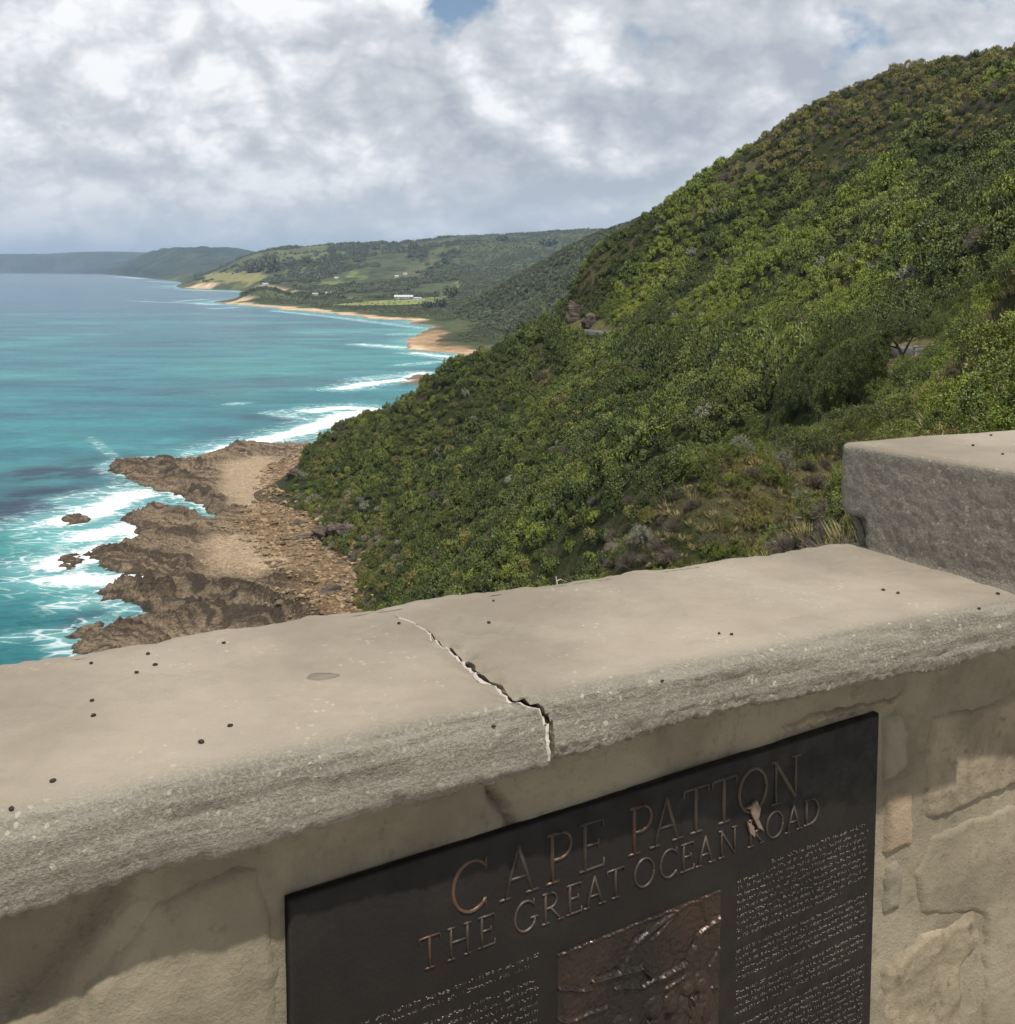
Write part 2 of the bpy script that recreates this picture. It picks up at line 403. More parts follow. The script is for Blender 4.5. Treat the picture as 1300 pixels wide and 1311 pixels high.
MT = dict(
    concrete=mat_concrete(), fresh=mat_fresh_break(),
    mortar=mat_stone("wall_mortar", (0.185, 0.158, 0.112), (0.275, 0.237, 0.17), (0.105, 0.09, 0.064), 5, 0.5),
    brown_stone=mat_stone("brown_stone", (0.16, 0.132, 0.095), (0.30, 0.25, 0.175), (0.085, 0.07, 0.05), 9, 0.6),
    tan_stone=mat_stone("tan_stone", (0.20, 0.168, 0.115), (0.32, 0.268, 0.185), (0.10, 0.083, 0.058), 12, 0.75),
    peach=mat_stone("peach_mortar", (0.25, 0.19, 0.13), (0.34, 0.262, 0.18), (0.17, 0.12, 0.08), 14, 0.35),
    grey_render=mat_stone("grey_render", (0.165, 0.143, 0.105), (0.25, 0.218, 0.162), (0.10, 0.09, 0.07), 8, 0.45),
    plate=mat_bronze("dark_bronze", (0.011, 0.0088, 0.0075), (0.018, 0.0145, 0.0115), 0.55),
    letter=mat_bronze("worn_bronze_letter", (0.055, 0.044, 0.036), (0.100, 0.075, 0.058), 0.52),
    glint=mat_bronze("painted_glint_letter", (0.07, 0.04, 0.027), (0.21, 0.105, 0.06), 0.38),  # orange glint of light painted into the colour of some letters
    relief=mat_bronze("relief_bronze", (0.020, 0.0165, 0.0145), (0.046, 0.029, 0.020), 0.36),
    micro=mat_bronze("small_text_bronze", (0.085, 0.074, 0.062), (0.145, 0.124, 0.104), 0.42),
    paint=mat_flat("bare_metal_scrape", (0.17, 0.125, 0.09), 0.6, 0.5, 120),
    pellet=mat_flat("dark_pellet", (0.028, 0.022, 0.016), 0.8, 0.3, 60),
    ground=mat_ground(), platform=mat_platform(), boulder=mat_boulder(), outcrop=mat_outcrop(), sea=mat_sea(), farland=mat_farland(),
    leaf_dark=mat_leaf("leaf_dark_olive", (0.042, 0.056, 0.013), (0.076, 0.094, 0.020), (0.102, 0.116, 0.023)),
    leaf_bright=mat_leaf("leaf_bright_green", (0.118, 0.152, 0.022), (0.185, 0.222, 0.031), (0.215, 0.235, 0.035)),
    leaf_mid=mat_leaf("leaf_mid_green", (0.068, 0.090, 0.018), (0.116, 0.143, 0.026), (0.148, 0.163, 0.030)),
    leaf_grey=mat_leaf("leaf_silver_grey", (0.15, 0.152, 0.105), (0.23, 0.23, 0.17), (0.18, 0.175, 0.11)),
    leaf_yellow=mat_leaf("leaf_yellow_green", (0.15, 0.145, 0.035), (0.21, 0.19, 0.05), (0.17, 0.14, 0.05)),
    leaf_far=mat_leaf("leaf_far_tree", (0.066, 0.079, 0.040), (0.108, 0.122, 0.060), (0.125, 0.128, 0.066)),
    twig=mat_flat("grey_twig", (0.13, 0.108, 0.088), 0.9, 0.35, 6),
    straw=mat_leaf("straw_grass", (0.22, 0.185, 0.085), (0.33, 0.27, 0.13), (0.16, 0.16, 0.06)),
    bark=mat_flat("shrub_bark", (0.07, 0.055, 0.042), 0.95, 0.35, 8),
    asphalt=mat_flat("asphalt", (0.10, 0.098, 0.092), 0.9, 0.2, 0.9),
    paving=mat_flat("lookout_paving", (0.33, 0.30, 0.25), 0.9, 0.2, 3),
    rail=mat_flat("grey_timber_rail", (0.30, 0.28, 0.26), 0.8, 0.25, 4),
    white_wall=mat_flat("white_wall", (0.46, 0.46, 0.44), 0.8, 0.08, 1),
    roof_grey=mat_flat("grey_roof", (0.34, 0.35, 0.37), 0.6, 0.12, 1),
    roof_white=mat_flat("white_roof", (0.45, 0.46, 0.47), 0.6, 0.08, 1),
    glass=mat_flat("house_window", (0.03, 0.035, 0.04), 0.15, 0.1, 1, 0.5),
    wood=mat_flat("bleached_wood", (0.50, 0.44, 0.36), 0.85, 0.2, 6),
)
# ================================================================== near terrain
ROAD = [P(*q) for q in ((725, 418, 300), (760, 424, 285), (800, 430, 262), (850, 432, 238), (900, 432, 215), (960, 434, 188), (1000, 436, 170),
        (1060, 440, 140), (1100, 444, 122), (1122, 446, 114), (1150, 448, 106), (1185, 450, 99), (1240, 450, 95.5), (1310, 447, 94.2), (1400, 440, 94), (1500, 434, 93.5))]
ROAD_XY = [(p[0], p[1]) for p in ROAD]
CT = list(ROAD)
for q in ((740, 372, 309), (775, 335, 316), (800, 310, 320), (850, 270, 318), (900, 230, 312), (950, 193, 305), (1000, 166, 298), (1050, 142, 291), (1100, 120, 284),
          (1180, 108, 270), (1260, 96, 258), (1300, 88, 252), (1400, 66, 236), (738, 398, 306),
          # nose of the spur against the sea, down to the shore
          (700, 424, 298), (660, 438, 302), (600, 462, 307), (550, 492, 313), (500, 526, 320), (430, 562, 335), (395, 594, 345), (378, 620, 350),
          (600, 540, 278), (500, 650, 258), (500, 580, 290), (700, 500, 274),
          # near spur
          (1300, 462, 38), (1250, 474, 42), (1200, 500, 46), (1150, 528, 50), (1100, 556, 54), (1050, 577, 58), (1000, 603, 62), (950, 625, 66), (900, 655, 70),
          (850, 685, 74), (800, 722, 78), (1195, 474, 87), (1150, 478, 93),
          (1100, 640, 28), (1100, 695, 12), (1000, 705, 25), (1000, 650, 42), (900, 716, 40), (820, 727, 60), (1290, 545, 15), (1290, 510, 28), (1200, 548, 26)):
    CT.append(P(*q))
# even flanks above and below the bench, laid out in plan
for (x, y), z in (((37.5, 100), 62.6), ((39.5, 125), 61.9), ((41.5, 150), 60.5), ((42.5, 172), 59.2), ((41, 192), 58), ((37.5, 218), 56.6), ((33, 242), 55.4)):
    nx, ny = (-1, 0) if y < 200 else (-0.94, -0.34)
    for d, dz in ((10, -6.0), (24, -17), (42, -32), (60, -47)):
        if not (y < 112 and d > 20): CT.append((x + nx * d, y + ny * d, z + dz))
    for d, dz in ((7, 4.5), (20, 15.5), (40, 33), (58, 47)):
      if y > 105: CT.append((x - nx * d, y - ny * d, z + dz))
for x, y, z in ((44, 62, 68), (62, 62, 80), (56, 108, 73), (75, 80, 86), (95, 80, 102)): CT.append((x, y, z))
CT += [(13, 311, 49.5), (6, 316, 42), (15.5, 316, 54), (2, 306, 45), (8, 330, 34), (17, 330, 46), (25, 326, 66), (19, 311, 61), (12.5, 303, 52), (-8, 318, 33), (27, 340, 58)]
CT += [(26, 88, 52.5), (20, 100, 46), (8, 100, 37), (33, 75, 61.5), (30, 62, 62.6), (-8, 90, 26), (-22, 100, 14), (0, 125, 28)]
# back of the hill, lookout shelf, hidden cliff below the wall, sea bed
for q in ((725, 440, 335), (700, 470, 345), (650, 500, 352), (600, 520, 360), (500, 560, 368)): CT.append(P(*q))
CT += [(20, 345, 36), (40, 355, 56), (50, 345, 72), (80, 350, 96), (110, 330, 112), (150, 300, 118), (130, 250, 117), (150, 200, 119), (120, 150, 118), (130, 100, 122), (180, 260, 128),
       (10, 375, 8), (40, 400, 20), (100, 390, 95), (160, 360, 118), (-20, 400, -3), (30, 430, -2),
       (0, 3, 67.9), (2, 5, 67.2), (-4, 4, 67.2), (0, -6, 68.2), (8, -8, 68.4), (-12, -4, 68), (18, -2, 68.6), (6, 3, 68.2), (30, 12, 69.5), (55, 22, 75), (-2, 10, 63), (-12, 12, 59),
       (-10, 30, 45), (-30, 30, 36), (-60, 20, 25), (-25, 70, 14), (-48, 60, 2), (-75, 45, 0), (-45, 100, -2), (14, 40, 50), (2, 20, 57), (0, 60, 33), (-90, 80, -4)]
for q in ((385, 660, 300), (400, 690, 276), (438, 720, 250), (446, 760, 228), (452, 790, 212)):
    x, y, z = P(*q); CT.append((x + 2.5, y, 2.2))
for q in ((300, 620), (300, 700), (250, 780), (340, 740), (200, 650), (380, 790), (150, 820), (420, 830), (330, 580), (420, 545), (200, 560), (60, 700), (30, 600), (230, 500)):
    x, y, z = PZ(*q); CT.append((x, y, -3.2))
_tps = tps_fit(CT, reg=0.02)
def road_dist(x, y): return seg_dist(x, y, ROAD_XY)
def terrain_z(x, y):
    z = _tps(x, y)
    r = np.hypot(x, y)
    k = sstep(25, 110, r) * sstep(3.5, 14, road_dist(x, y)) * sstep(1.0, 9.0, z)
    u = x * 0.80 + y * 0.60
    rel = fbm(x * 0.022 + 3.1, y * 0.022 + 1.7, 4, 5) * 3.0 + (1 - np.abs(vnoise(u * 0.032, (y * 0.8 - x * 0.6) * 0.010, 9))) * 5.0 - 3.4
    z = z + k * rel + fbm(x * 0.22, y * 0.22, 3, 21) * 0.16 * sstep(4, 14, r)
    return z
def build_terrain():
    na, nr = 430, 470
    az = np.radians(np.linspace(-50, 66, na)); r = np.exp(np.linspace(math.log(2.2), math.log(430), nr))
    A, R = np.meshgrid(az, r)
    X = R * np.sin(A); Y = R * np.cos(A); Z = terrain_z(X, Y)
    rd = road_dist(X, Y)
    veg = np.array((0.035, 0.042, 0.014)); soil = np.array((0.17, 0.13, 0.075)); rock = np.array((0.10, 0.075, 0.055)); verge = np.array((0.17, 0.155, 0.062))
    c = np.broadcast_to(veg, X.shape + (3,)).copy()
    def lay(col, f): c[:] = c * (1 - f[..., None]) + col * f[..., None]
    lay(soil, sstep(0.15, 0.6, fbm(X * 0.05, Y * 0.05, 4, 31)) * 0.5)
    lay(verge, sstep(9, 3.5, rd) * 0.7)
    lay(rock, sstep(5.0, 2.0, Z))
    near = sstep(95, 70, R) * sstep(0.0, 0.4, fbm(X * 0.11, Y * 0.11, 4, 33) + 0.45)
    lay(np.array((0.105, 0.097, 0.045)), near * 0.85)
    me = raw_mesh("hillside", np.stack([X, Y, Z], -1).reshape(-1, 3), grid_faces(nr, na), MT['ground'], True, colors={'col': c})
    return link("hillside", me, kind="structure"), (az, r, Z)
hill_obj, (T_az, T_r, T_Z) = build_terrain()
T_slope = (T_Z - EYE) / T_r[:, None]
T_run = np.maximum.accumulate(T_slope, axis=0)
def visible(x, y, z, margin=0.0):
    a = np.arctan2(x, y); r = np.hypot(x, y)
    ia = np.clip(np.round((a - T_az[0]) / (T_az[1] - T_az[0])).astype(int), 0, len(T_az) - 1)
    ir = np.clip(np.searchsorted(T_r, r * 0.985) - 1, 0, len(T_r) - 1)
    return (z - EYE) / r >= T_run[ir, ia] - margin

# road: a sheet following the bench, with an edge kerb of earth left to the verge
def build_road():
    pts = []
    for (a, b) in zip(ROAD[:-1], ROAD[1:]):
        n = max(2, int(math.dist(a, b) / 2.0))
        for k in range(n): pts.append([a[i] + (b[i] - a[i]) * k / n for i in range(3)])
    pts = np.array(pts); t = np.gradient(pts[:, :2], axis=0); t /= np.linalg.norm(t, axis=1)[:, None]
    nrm = np.c_[-t[:, 1], t[:, 0]]
    offs = np.linspace(-2.5, 2.5, 7)
    V = []
    for o in offs:
        q = pts.copy(); q[:, :2] += nrm * o; q[:, 2] = pts[:, 2] + 0.35 - 0.004 * abs(o); V.append(q)
    sk = [V[0] - (0, 0, 1.6)] + V + [V[-1] - (0, 0, 1.6)]
    V = np.stack(sk, 1)
    link("road", raw_mesh("road", V.reshape(-1, 3), grid_faces(V.shape[0], V.shape[1]), MT['asphalt']), kind="structure")
    W = []
    for o in (-2.3, -2.2, 2.2, 2.3):
        q = pts.copy(); q[:, :2] += nrm * o; q[:, 2] = pts[:, 2] + 0.355 - 0.004 * 2.6; W.append(q)
    for a, b in ((0, 1), (2, 3)):
        S = np.stack([W[a], W[b]], 1)
        link("road_edge_line", raw_mesh("road_edge_line", S.reshape(-1, 3), grid_faces(len(pts), 2), MT['white_wall']), kind="structure")
build_road()

# ================================================================== rock platform on the shore
def pz2(l): return [PZ(*q)[:2] for q in l]
PLAT = pz2([(478, 528), (440, 535), (400, 548), (360, 560), (300, 572), (275, 580), (240, 590), (192, 589), (160, 591), (143, 598), (166, 613), (210, 628), (240, 635),
            (265, 650), (290, 662), (262, 668), (232, 660), (205, 652), (185, 655), (165, 665), (178, 680), (190, 692), (155, 698), (118, 711), (155, 730), (185, 738),
            (207, 747), (170, 750), (142, 759), (165, 769), (195, 777), (235, 787), (200, 791), (160, 797), (138, 808), (115, 823), (108, 835), (118, 860), (300, 880),
            (480, 860), (505, 800), (490, 700), (430, 640), (430, 600), (500, 560)])
SKER = [pz2(q) for q in ([(80, 662), (95, 658), (112, 664), (100, 671), (84, 670)], [(78, 714), (98, 708), (104, 720), (84, 726)], [(118, 705), (130, 700), (138, 706), (126, 711)],
                         [(128, 762), (142, 758), (150, 765), (136, 769)], [(96, 805), (128, 796), (135, 806), (110, 815)],
                         [(520, 490), (535, 482), (575, 478), (600, 490), (560, 502)], [(440, 536), (470, 524), (480, 530), (455, 542)], [(250, 700), (262, 696), (266, 702), (255, 706)])]
FLATS = [pz2(q) for q in ([(288, 600), (330, 590), (385, 600), (392, 650), (350, 672), (315, 662), (292, 640)], [(262, 742), (270, 700), (330, 690), (372, 700), (392, 735), (330, 750)])]
BOULD = pz2([(345, 600), (395, 592), (420, 640), (436, 700), (450, 780), (440, 830), (380, 800), (372, 742), (335, 700), (310, 680), (330, 655), (352, 640)])
RIDGES = [(pz2(l), w, h) for l, w, h in (([(152, 598), (175, 603), (205, 608)], 2.6, 1.5), ([(142, 758), (180, 762)], 2.4, 1.2), ([(128, 710), (170, 712)], 2.4, 1.0),
    ([(205, 598), (235, 622), (262, 642), (292, 662)], 3.0, 2.2), ([(165, 597), (215, 603), (290, 596)], 3.0, 1.2), ([(162, 760), (220, 764), (300, 775), (385, 798)], 3.4, 3.0),
    ([(200, 780), (260, 790), (330, 800), (400, 808)], 2.6, 1.9), ([(118, 826), (180, 812), (240, 806), (330, 808)], 3.2, 1.7), ([(168, 664), (205, 655), (240, 668)], 3.0, 1.5),
    ([(145, 710), (200, 718), (260, 735), (340, 748), (410, 758)], 3.2, 1.5), ([(185, 694), (240, 690), (280, 700)], 4.0, 1.2), ([(300, 574), (360, 566), (440, 545)], 3.0, 1.3))]
def platform_h(x, y):
    wx = fbm(x * 0.13, y * 0.13, 5, 51, 0.6) * 1.9; wy = fbm(x * 0.13 + 40, y * 0.13, 5, 52, 0.6) * 2.2
    X, Y = x + wx, y + wy
    sdm = poly_sd(X, Y, PLAT)
    h = np.clip(sdm * 0.34 + 0.25, -3.5, 1.25)
    for s in SKER: h = np.maximum(h, np.clip(poly_sd(X, Y, s) * 0.35 + 0.25, -3.5, 0.7))
    flat = np.zeros_like(x)
    for f in FLATS: flat = np.maximum(flat, sstep(-5, 3, poly_sd(X, Y, f)))
    bld = sstep(-3, 3, poly_sd(X, Y, BOULD))
    rg = np.zeros_like(x)
    for l, w, hh in RIDGES: rg = np.maximum(rg, hh * np.exp(-(seg_dist(X, Y, l) / w) ** 2))
    t = (x * 0.53 + y * 0.85) * 0.42 + fbm(x * 0.05, y * 0.05, 3, 55) * 2.2
    saw = (t - np.floor(t)); saw = np.where(saw < 0.75, saw / 0.75, (1 - saw) / 0.25)
    t2 = t * 2.7 + 0.3; s2 = t2 - np.floor(t2); s2 = np.where(s2 < 0.7, s2 / 0.7, (1 - s2) / 0.3)
    stra = (1 - 0.85 * flat) * (1 - 0.75 * bld)
    brk = 0.45 + 0.9 * sstep(-0.3, 0.5, fbm(x * 0.16, y * 0.16, 3, 58))
    on = sstep(-2.0, 1.5, sdm)
    rgd = 1 - np.abs(vnoise((x * 0.85 - y * 0.53) * 0.16 + 5, (x * 0.53 + y * 0.85) * 0.55, 59)) * 2
    h = h + (saw * 0.8 + s2 * 0.45 + rgd * 0.25 - 0.62) * stra * brk * (0.35 + 0.65 * on) + fbm(x * 0.45, y * 0.45, 4, 56) * 0.26 * stra + fbm(x * 0.3, y * 0.3, 3, 57) * 0.07
    h = h + rg * (0.75 + 0.5 * saw) * (0.5 + 0.5 * on)
    h = h + bld * 0.5 + sstep(4, 14, sdm) * 0.25
    hh = h + fbm(x * 0.25, y * 0.25, 3, 60) * 0.12; stp = 0.52; fr = hh / stp - np.floor(hh / stp)
    h = np.where(h > -0.1, h * (1 - 0.78 * stra) + ((np.floor(hh / stp) + sstep(0.38, 0.62, fr)) * stp) * 0.78 * stra, h)
    return h, sdm, stra, flat, bld, rg, _hash(np.floor(t).astype(int), np.floor(t2).astype(int), 77)
def build_platform():
    xs = np.arange(-166, -8, 0.44); ys = np.arange(182, 425, 0.52)
    X, Y = np.meshgrid(xs, ys)
    h, sdm, stra, flat, bld, rg, bed = platform_h(X, Y)
    brown = np.array((0.275, 0.202, 0.124)); tan = np.array((0.36, 0.275, 0.175)); och = np.array((0.29, 0.19, 0.10)); dark = np.array((0.074, 0.053, 0.035)); wet = np.array((0.052, 0.039, 0.026))
    c = np.broadcast_to(brown, X.shape + (3,)).copy()
    def lay(col, f): c[:] = c * (1 - f[..., None]) + np.asarray(col) * f[..., None]
    lay(tan, sstep(3, 12, sdm) * 0.65 * sstep(-0.3, 0.5, fbm(X * 0.08, Y * 0.08, 4, 61)))
    lay((0.30, 0.235, 0.155), stra * sstep(0.62, 0.7, bed) * 0.6); lay((0.085, 0.061, 0.040), stra * sstep(0.36, 0.30, bed) * 0.85)
    lay((0.47, 0.36, 0.23), flat * 0.9); lay(och * 0.85, bld * 0.85)
    lay(dark, np.clip(rg / 1.5, 0, 1) * (0.35 + 0.6 * sstep(0.75, 0.25, bed)) * (1 - flat))
    lay(wet, sstep(0.62, 0.15, h) * 0.8)
    sand = poly_sd(X, Y, pz2([(300, 738), (325, 722), (370, 720), (372, 735), (340, 742)])); lay((0.52, 0.40, 0.26), sstep(-1, 2, sand + fbm(X * 0.3, Y * 0.3, 3, 66)))
    me = raw_mesh("rock_platform", np.stack([X, Y, h], -1).reshape(-1, 3), grid_faces(len(ys), len(xs)), MT['platform'], False, {'strata': stra * (1 - flat)}, {'col': c})
    link("rock_platform", me, kind="structure")
build_platform()
# little shelf far along the shore
def build_shelf():
    cx, cy, _ = PZ(575, 490)
    xs = np.arange(cx - 45, cx + 60, 1.4); ys = np.arange(cy - 55, cy + 60, 1.8)
    X, Y = np.meshgrid(xs, ys)
    sdm = poly_sd(X + fbm(X * 0.06, Y * 0.06, 4, 71) * 6, Y + fbm(X * 0.06 + 9, Y * 0.06, 4, 72) * 8, pz2([(518, 490), (532, 482), (575, 478), (640, 470), (640, 500), (560, 500)]))
    h = np.clip(sdm * 0.15, -3, 1.5) + fbm(X * 0.15, Y * 0.15, 4, 73) * 0.5
    c = np.broadcast_to(np.array((0.22, 0.16, 0.10)), X.shape + (3,)).copy()
    link("rock_shelf", raw_mesh("rock_shelf", np.stack([X, Y, h], -1).reshape(-1, 3), grid_faces(len(ys), len(xs)), MT['platform'], False, {'strata': np.ones_like(X)}, {'col': c}), kind="structure")
build_shelf()

# ================================================================== far coast
COAST = [PZ(*q)[:2] for q in ((690, 480), (640, 462), (606, 456), (580, 454), (556, 451), (525, 445), (514, 437), (528, 430), (542, 424), (556, 418), (540, 415), (505, 410), (470, 407),
         (430, 402), (395, 398.5), (350, 394), (310, 390.5), (285, 388.5), (272, 386.5), (282, 384.5), (310, 383.5), (345, 381), (365, 379), (352, 376), (320, 373.5), (300, 371.5), (262, 370.5),
         (234, 369.2), (226, 366.5), (236, 363.5), (228, 360.5), (205, 358), (186, 356), (160, 353.5), (128, 351), (60, 350), (0, 349.4), (-90, 349))]
COAST += [(-12000, 22000), (-13000, 28000), (6000, 28000), (6000, 900)]
FAR_FIELDS = [([(255, 362), (262, 352), (300, 348), (343, 347), (340, 358), (322, 364)], (0.23, 0.22, 0.085)),
              ([(425, 391), (470, 385), (530, 383), (575, 378), (640, 366), (672, 352), (668, 362), (620, 388), (560, 397), (500, 397)], (0.22, 0.25, 0.085)),
              ([(612, 364), (618, 348), (655, 333), (690, 327), (692, 345), (655, 358)], (0.23, 0.26, 0.095)),
              ([(350, 334), (360, 324), (420, 321), (440, 326), (400, 336)], (0.12, 0.135, 0.055)), ([(445, 352), (455, 345), (468, 352), (462, 360)], (0.15, 0.19, 0.06)),
              ([(620, 318), (640, 308), (720, 306), (740, 312), (690, 320)], (0.14, 0.16, 0.065)), ([(405, 365), (415, 360), (445, 360), (440, 366), (415, 370)], (0.15, 0.18, 0.06)),
              ([(500, 352), (540, 340), (600, 335), (590, 345), (530, 358)], (0.10, 0.105, 0.05)), ([(690, 325), (740, 315), (780, 306), (770, 316), (730, 324)], (0.10, 0.125, 0.05))]
AZ = lambda px: math.atan(ray(px, 463)[0] / 1.0)
def prof(A, pts, D):
    """silhouette heights (photo points) at the distance D, as a function of azimuth"""
    a = [math.atan(ray(px, py)[0]) for px, py in pts]
    z = [EYE + ray(px, py)[2] * D for px, py in pts]
    return np.interp(A, a, z)
L1 = [(500, 440), (545, 424), (561, 415), (606, 391), (640, 373), (667, 357), (700, 338), (722, 326), (760, 309), (786, 300), (830, 284), (900, 270)]
L2 = [(200, 347), (260, 336), (290, 327), (312, 322), (350, 321.5), (400, 319), (430, 316.5), (480, 315), (530, 313), (560, 309), (590, 305.5), (620, 304), (650, 303), (700, 299.5), (750, 298), (790, 296), (840, 290)]
L3 = [(-60, 345), (20, 343), (60, 337), (100, 329), (140, 321.5), (165, 318), (190, 316.5), (215, 319), (250, 321), (280, 320), (300, 321), (330, 325), (380, 330)]
L4 = [(-80, 325), (0, 325.5), (60, 326), (100, 323.5), (150, 323), (220, 325), (300, 329)]
def far_h(A, D, X, Y):
    wob = 1 + 0.35 * np.clip(fbm(X * 0.0011, Y * 0.0011, 4, 81), -1, 1)
    sdc = poly_sd(X + fbm(X * 0.012, Y * 0.012, 3, 85) * 12, Y + fbm(X * 0.012 + 7, Y * 0.012, 3, 86) * 22, COAST)
    land = np.clip(sdc * 0.055, -6, 4) + np.clip(sdc - 70, 0, 400) * 0.018
    def lay(pts, Dc, Df, pw):
        H = np.maximum(prof(A, pts, Dc) - 0, 0)
        t = np.clip((D - Df) / (Dc - Df), 0, 1)
        back = 1 - 0.65 * sstep(1.0, 1.7, D / Dc)
        rel = 1 + 0.55 * (t * (1 - t) * 4) * fbm(X * 9 / Dc, Y * 5 / Dc, 5, int(Dc)) * 0.7
        return H * t ** pw * back * rel
    l1 = lay(L1, 1500, 1040, 1.0); l2 = lay(L2, 4700, 2250, 1.35); l3 = lay(L3, 9300, 6400, 0.9) * (1 + 0.10 * fbm(X * 0.0022, Y * 0.0011, 5, 83)); l4 = lay(L4, 15500, 13200, 0.8)
    hills = np.maximum(np.maximum(l1, l2), np.maximum(l3, l4))
    on = sstep(0, 60, sdc) * 0.35 + 0.65 * sstep(20, 420, sdc) * np.where(D < 3000, 1, 1)
    on = np.where(l1 > np.maximum(l2, l3) + 1, sstep(25, 150, sdc), on)
    dune = 22 * np.exp(-((A - AZ(340)) / 0.021) ** 2 - ((D - 2270) / 130) ** 2) * sstep(5, 60, sdc)
    z = land + hills * on + dune
    z = z + fbm(X * 0.012, Y * 0.012, 4, 88) * 2.2 * sstep(60, 250, sdc) * np.clip(D / 2500, 0.4, 2.5)
    return z, sdc, l1 * on
def build_far():
    na, nr = 620, 420
    az = np.linspace(AZ(-60), AZ(860), na); r = np.exp(np.linspace(math.log(830), math.log(17500), nr))
    A, R = np.meshgrid(az, r)
    X = R * np.tan(A); Y = R.copy()          # distance measured forward
    z, sdc, l1 = far_h(A, R, X, Y)
    bushc = np.array((0.078, 0.092, 0.045)); grass = np.array((0.14, 0.150, 0.062)); sand = np.array((0.56, 0.42, 0.27)); rock = np.array((0.22, 0.15, 0.10))
    c = np.broadcast_to(bushc, X.shape + (3,)).copy(); bush = np.ones_like(X)
    def lay(col, f): c[:] = c * (1 - f[..., None]) + np.asarray(col) * f[..., None]
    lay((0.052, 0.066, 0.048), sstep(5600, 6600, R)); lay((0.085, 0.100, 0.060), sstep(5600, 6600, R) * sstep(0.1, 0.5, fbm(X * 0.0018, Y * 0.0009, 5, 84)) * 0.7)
    gm = sstep(0.0, 0.35, fbm(X * 0.0016, Y * 0.0009, 5, 91)) * (R > 2200) * (R < 6200) * (l1 < 3)
    lay(grass, gm * 0.75); bush -= gm * 0.5
    # screen-free field outlines: the photo points are dropped on the land itself by marching their rays
    PXg = 650 + np.tan(A) * 1.0 * FPX * 1.0
    for poly, col in FAR_FIELDS:
        pts = []
        for q in poly:
            rx, _, rz = ray(*q); D = np.linspace(1900, 6000, 900); xx = rx * D; zz = EYE + rz * D
            th, _, l1q = far_h(np.arctan(np.full_like(D, rx)), D, xx, D)
            hit = np.where((th >= zz) & (l1q < 3))[0]
            Dh = D[hit[0]] if len(hit) else 5200.0
            pts.append((rx * Dh, Dh))
        w = fbm(X * 0.01, Y * 0.01, 3, 95) * 18
        f = sstep(-12, 12, poly_sd(X + w, Y + w, pts)) * (l1 < 3)
        lay(col, f); bush -= f * bush * 0.92
    lay(rock, sstep(14, 2, sdc) * (R < 3000)); 
    beach = sstep(1, 6, sdc) * sstep(30, 20, sdc + fbm(X * 0.02, Y * 0.02, 3, 96) * 9) * (R < 2150) + sstep(2, 14, sdc) * sstep(60, 40, sdc) * (R >= 2150) * (R < 3900) * sstep(-0.2, 0.2, fbm(X * 0.004, Y * 0.004, 3, 97) + 0.1)
    bx, by, _ = PZ(551, 420); beach = beach * sstep(70, 120, np.hypot(X - bx, (Y - by) * 0.6))
    lay(sand, np.clip(beach, 0, 1)); bush *= (sdc > 35)
    point = sstep(0, 12, poly_sd(X, Y, [PZ(*q)[:2] for q in ((508, 437), (530, 429), (560, 420), (612, 438), (610, 462), (560, 455))]))
    lay((0.34, 0.225, 0.13), point * sstep(55, 30, sdc) * 0.75)
    me = raw_mesh("coastal_hills", np.stack([X, Y, z], -1).reshape(-1, 3), grid_faces(nr, na), MT['farland'], True, {'bush': np.clip(bush, 0, 1)}, {'col': c})
    link("coastal_hills", me, kind="structure")
    return az, r, z, sdc, c, bush, l1
FAR = build_far()

# ================================================================== sea
FOAM = [([(488, 524), (445, 530), (412, 545), (372, 556), (330, 566), (290, 576)], 8.9, 1.27), ([(400, 526), (440, 522), (478, 524)], 12, 1.15), ([(350, 528), (400, 538)], 5, 0.7),
        ([(280, 582), (235, 590), (190, 594)], 4.5, 0.9), ([(160, 606), (200, 622), (240, 638), (292, 664)], 2.6, 1.1), ([(88, 640), (135, 628), (180, 622)], 5, 0.75),
        ([(82, 668), (120, 655), (175, 632)], 8.9, 1.25), ([(110, 688), (165, 676), (188, 688)], 8, 1.25), ([(78, 722), (125, 706), (150, 708)], 8.5, 1.28), ([(85, 740), (140, 742), (185, 744)], 7.5, 1.2),
        ([(100, 770), (140, 765), (165, 750)], 4.5, 0.9), ([(110, 818), (128, 805), (150, 802)], 3.2, 0.8), ([(100, 845), (125, 835)], 2.5, 0.8), ([(10, 748), (60, 745), (95, 735)], 2.5, 0.55),
        ([(20, 815), (60, 810), (90, 835)], 3, 0.5), ([(175, 792), (225, 786)], 1.6, 0.7), ([(440, 497), (480, 490), (520, 486), (540, 478)], 11, 1.25), ([(460, 486), (520, 480)], 7, 0.9),
        ([(298, 517), (312, 516)], 3, 0.85), ([(462, 441), (500, 444), (530, 446)], 8, 1.05), ([(530, 452), (575, 457), (605, 463)], 8, 1.1), ([(520, 467), (565, 463)], 6, 0.75),
        ([(535, 428), (505, 428)], 9, 0.8), ([(250, 388), (275, 390)], 16, 0.95), ([(272, 395), (300, 394)], 10, 0.9), ([(350, 398), (420, 405), (500, 415), (540, 420)], 9, 0.75),
        ([(180, 386), (240, 388)], 12, 0.6), ([(165, 385.5), (174, 385.5)], 8, 1.2), ([(200, 366), (212, 366)], 14, 1.0), ([(190, 360), (226, 362)], 25, 0.8), ([(155, 354), (185, 357)], 60, 0.9),
        ([(235, 371), (300, 373)], 25, 0.8), ([(225, 386), (262, 383)], 14, 0.6), ([(115, 560), (150, 588)], 2.0, 0.35)]
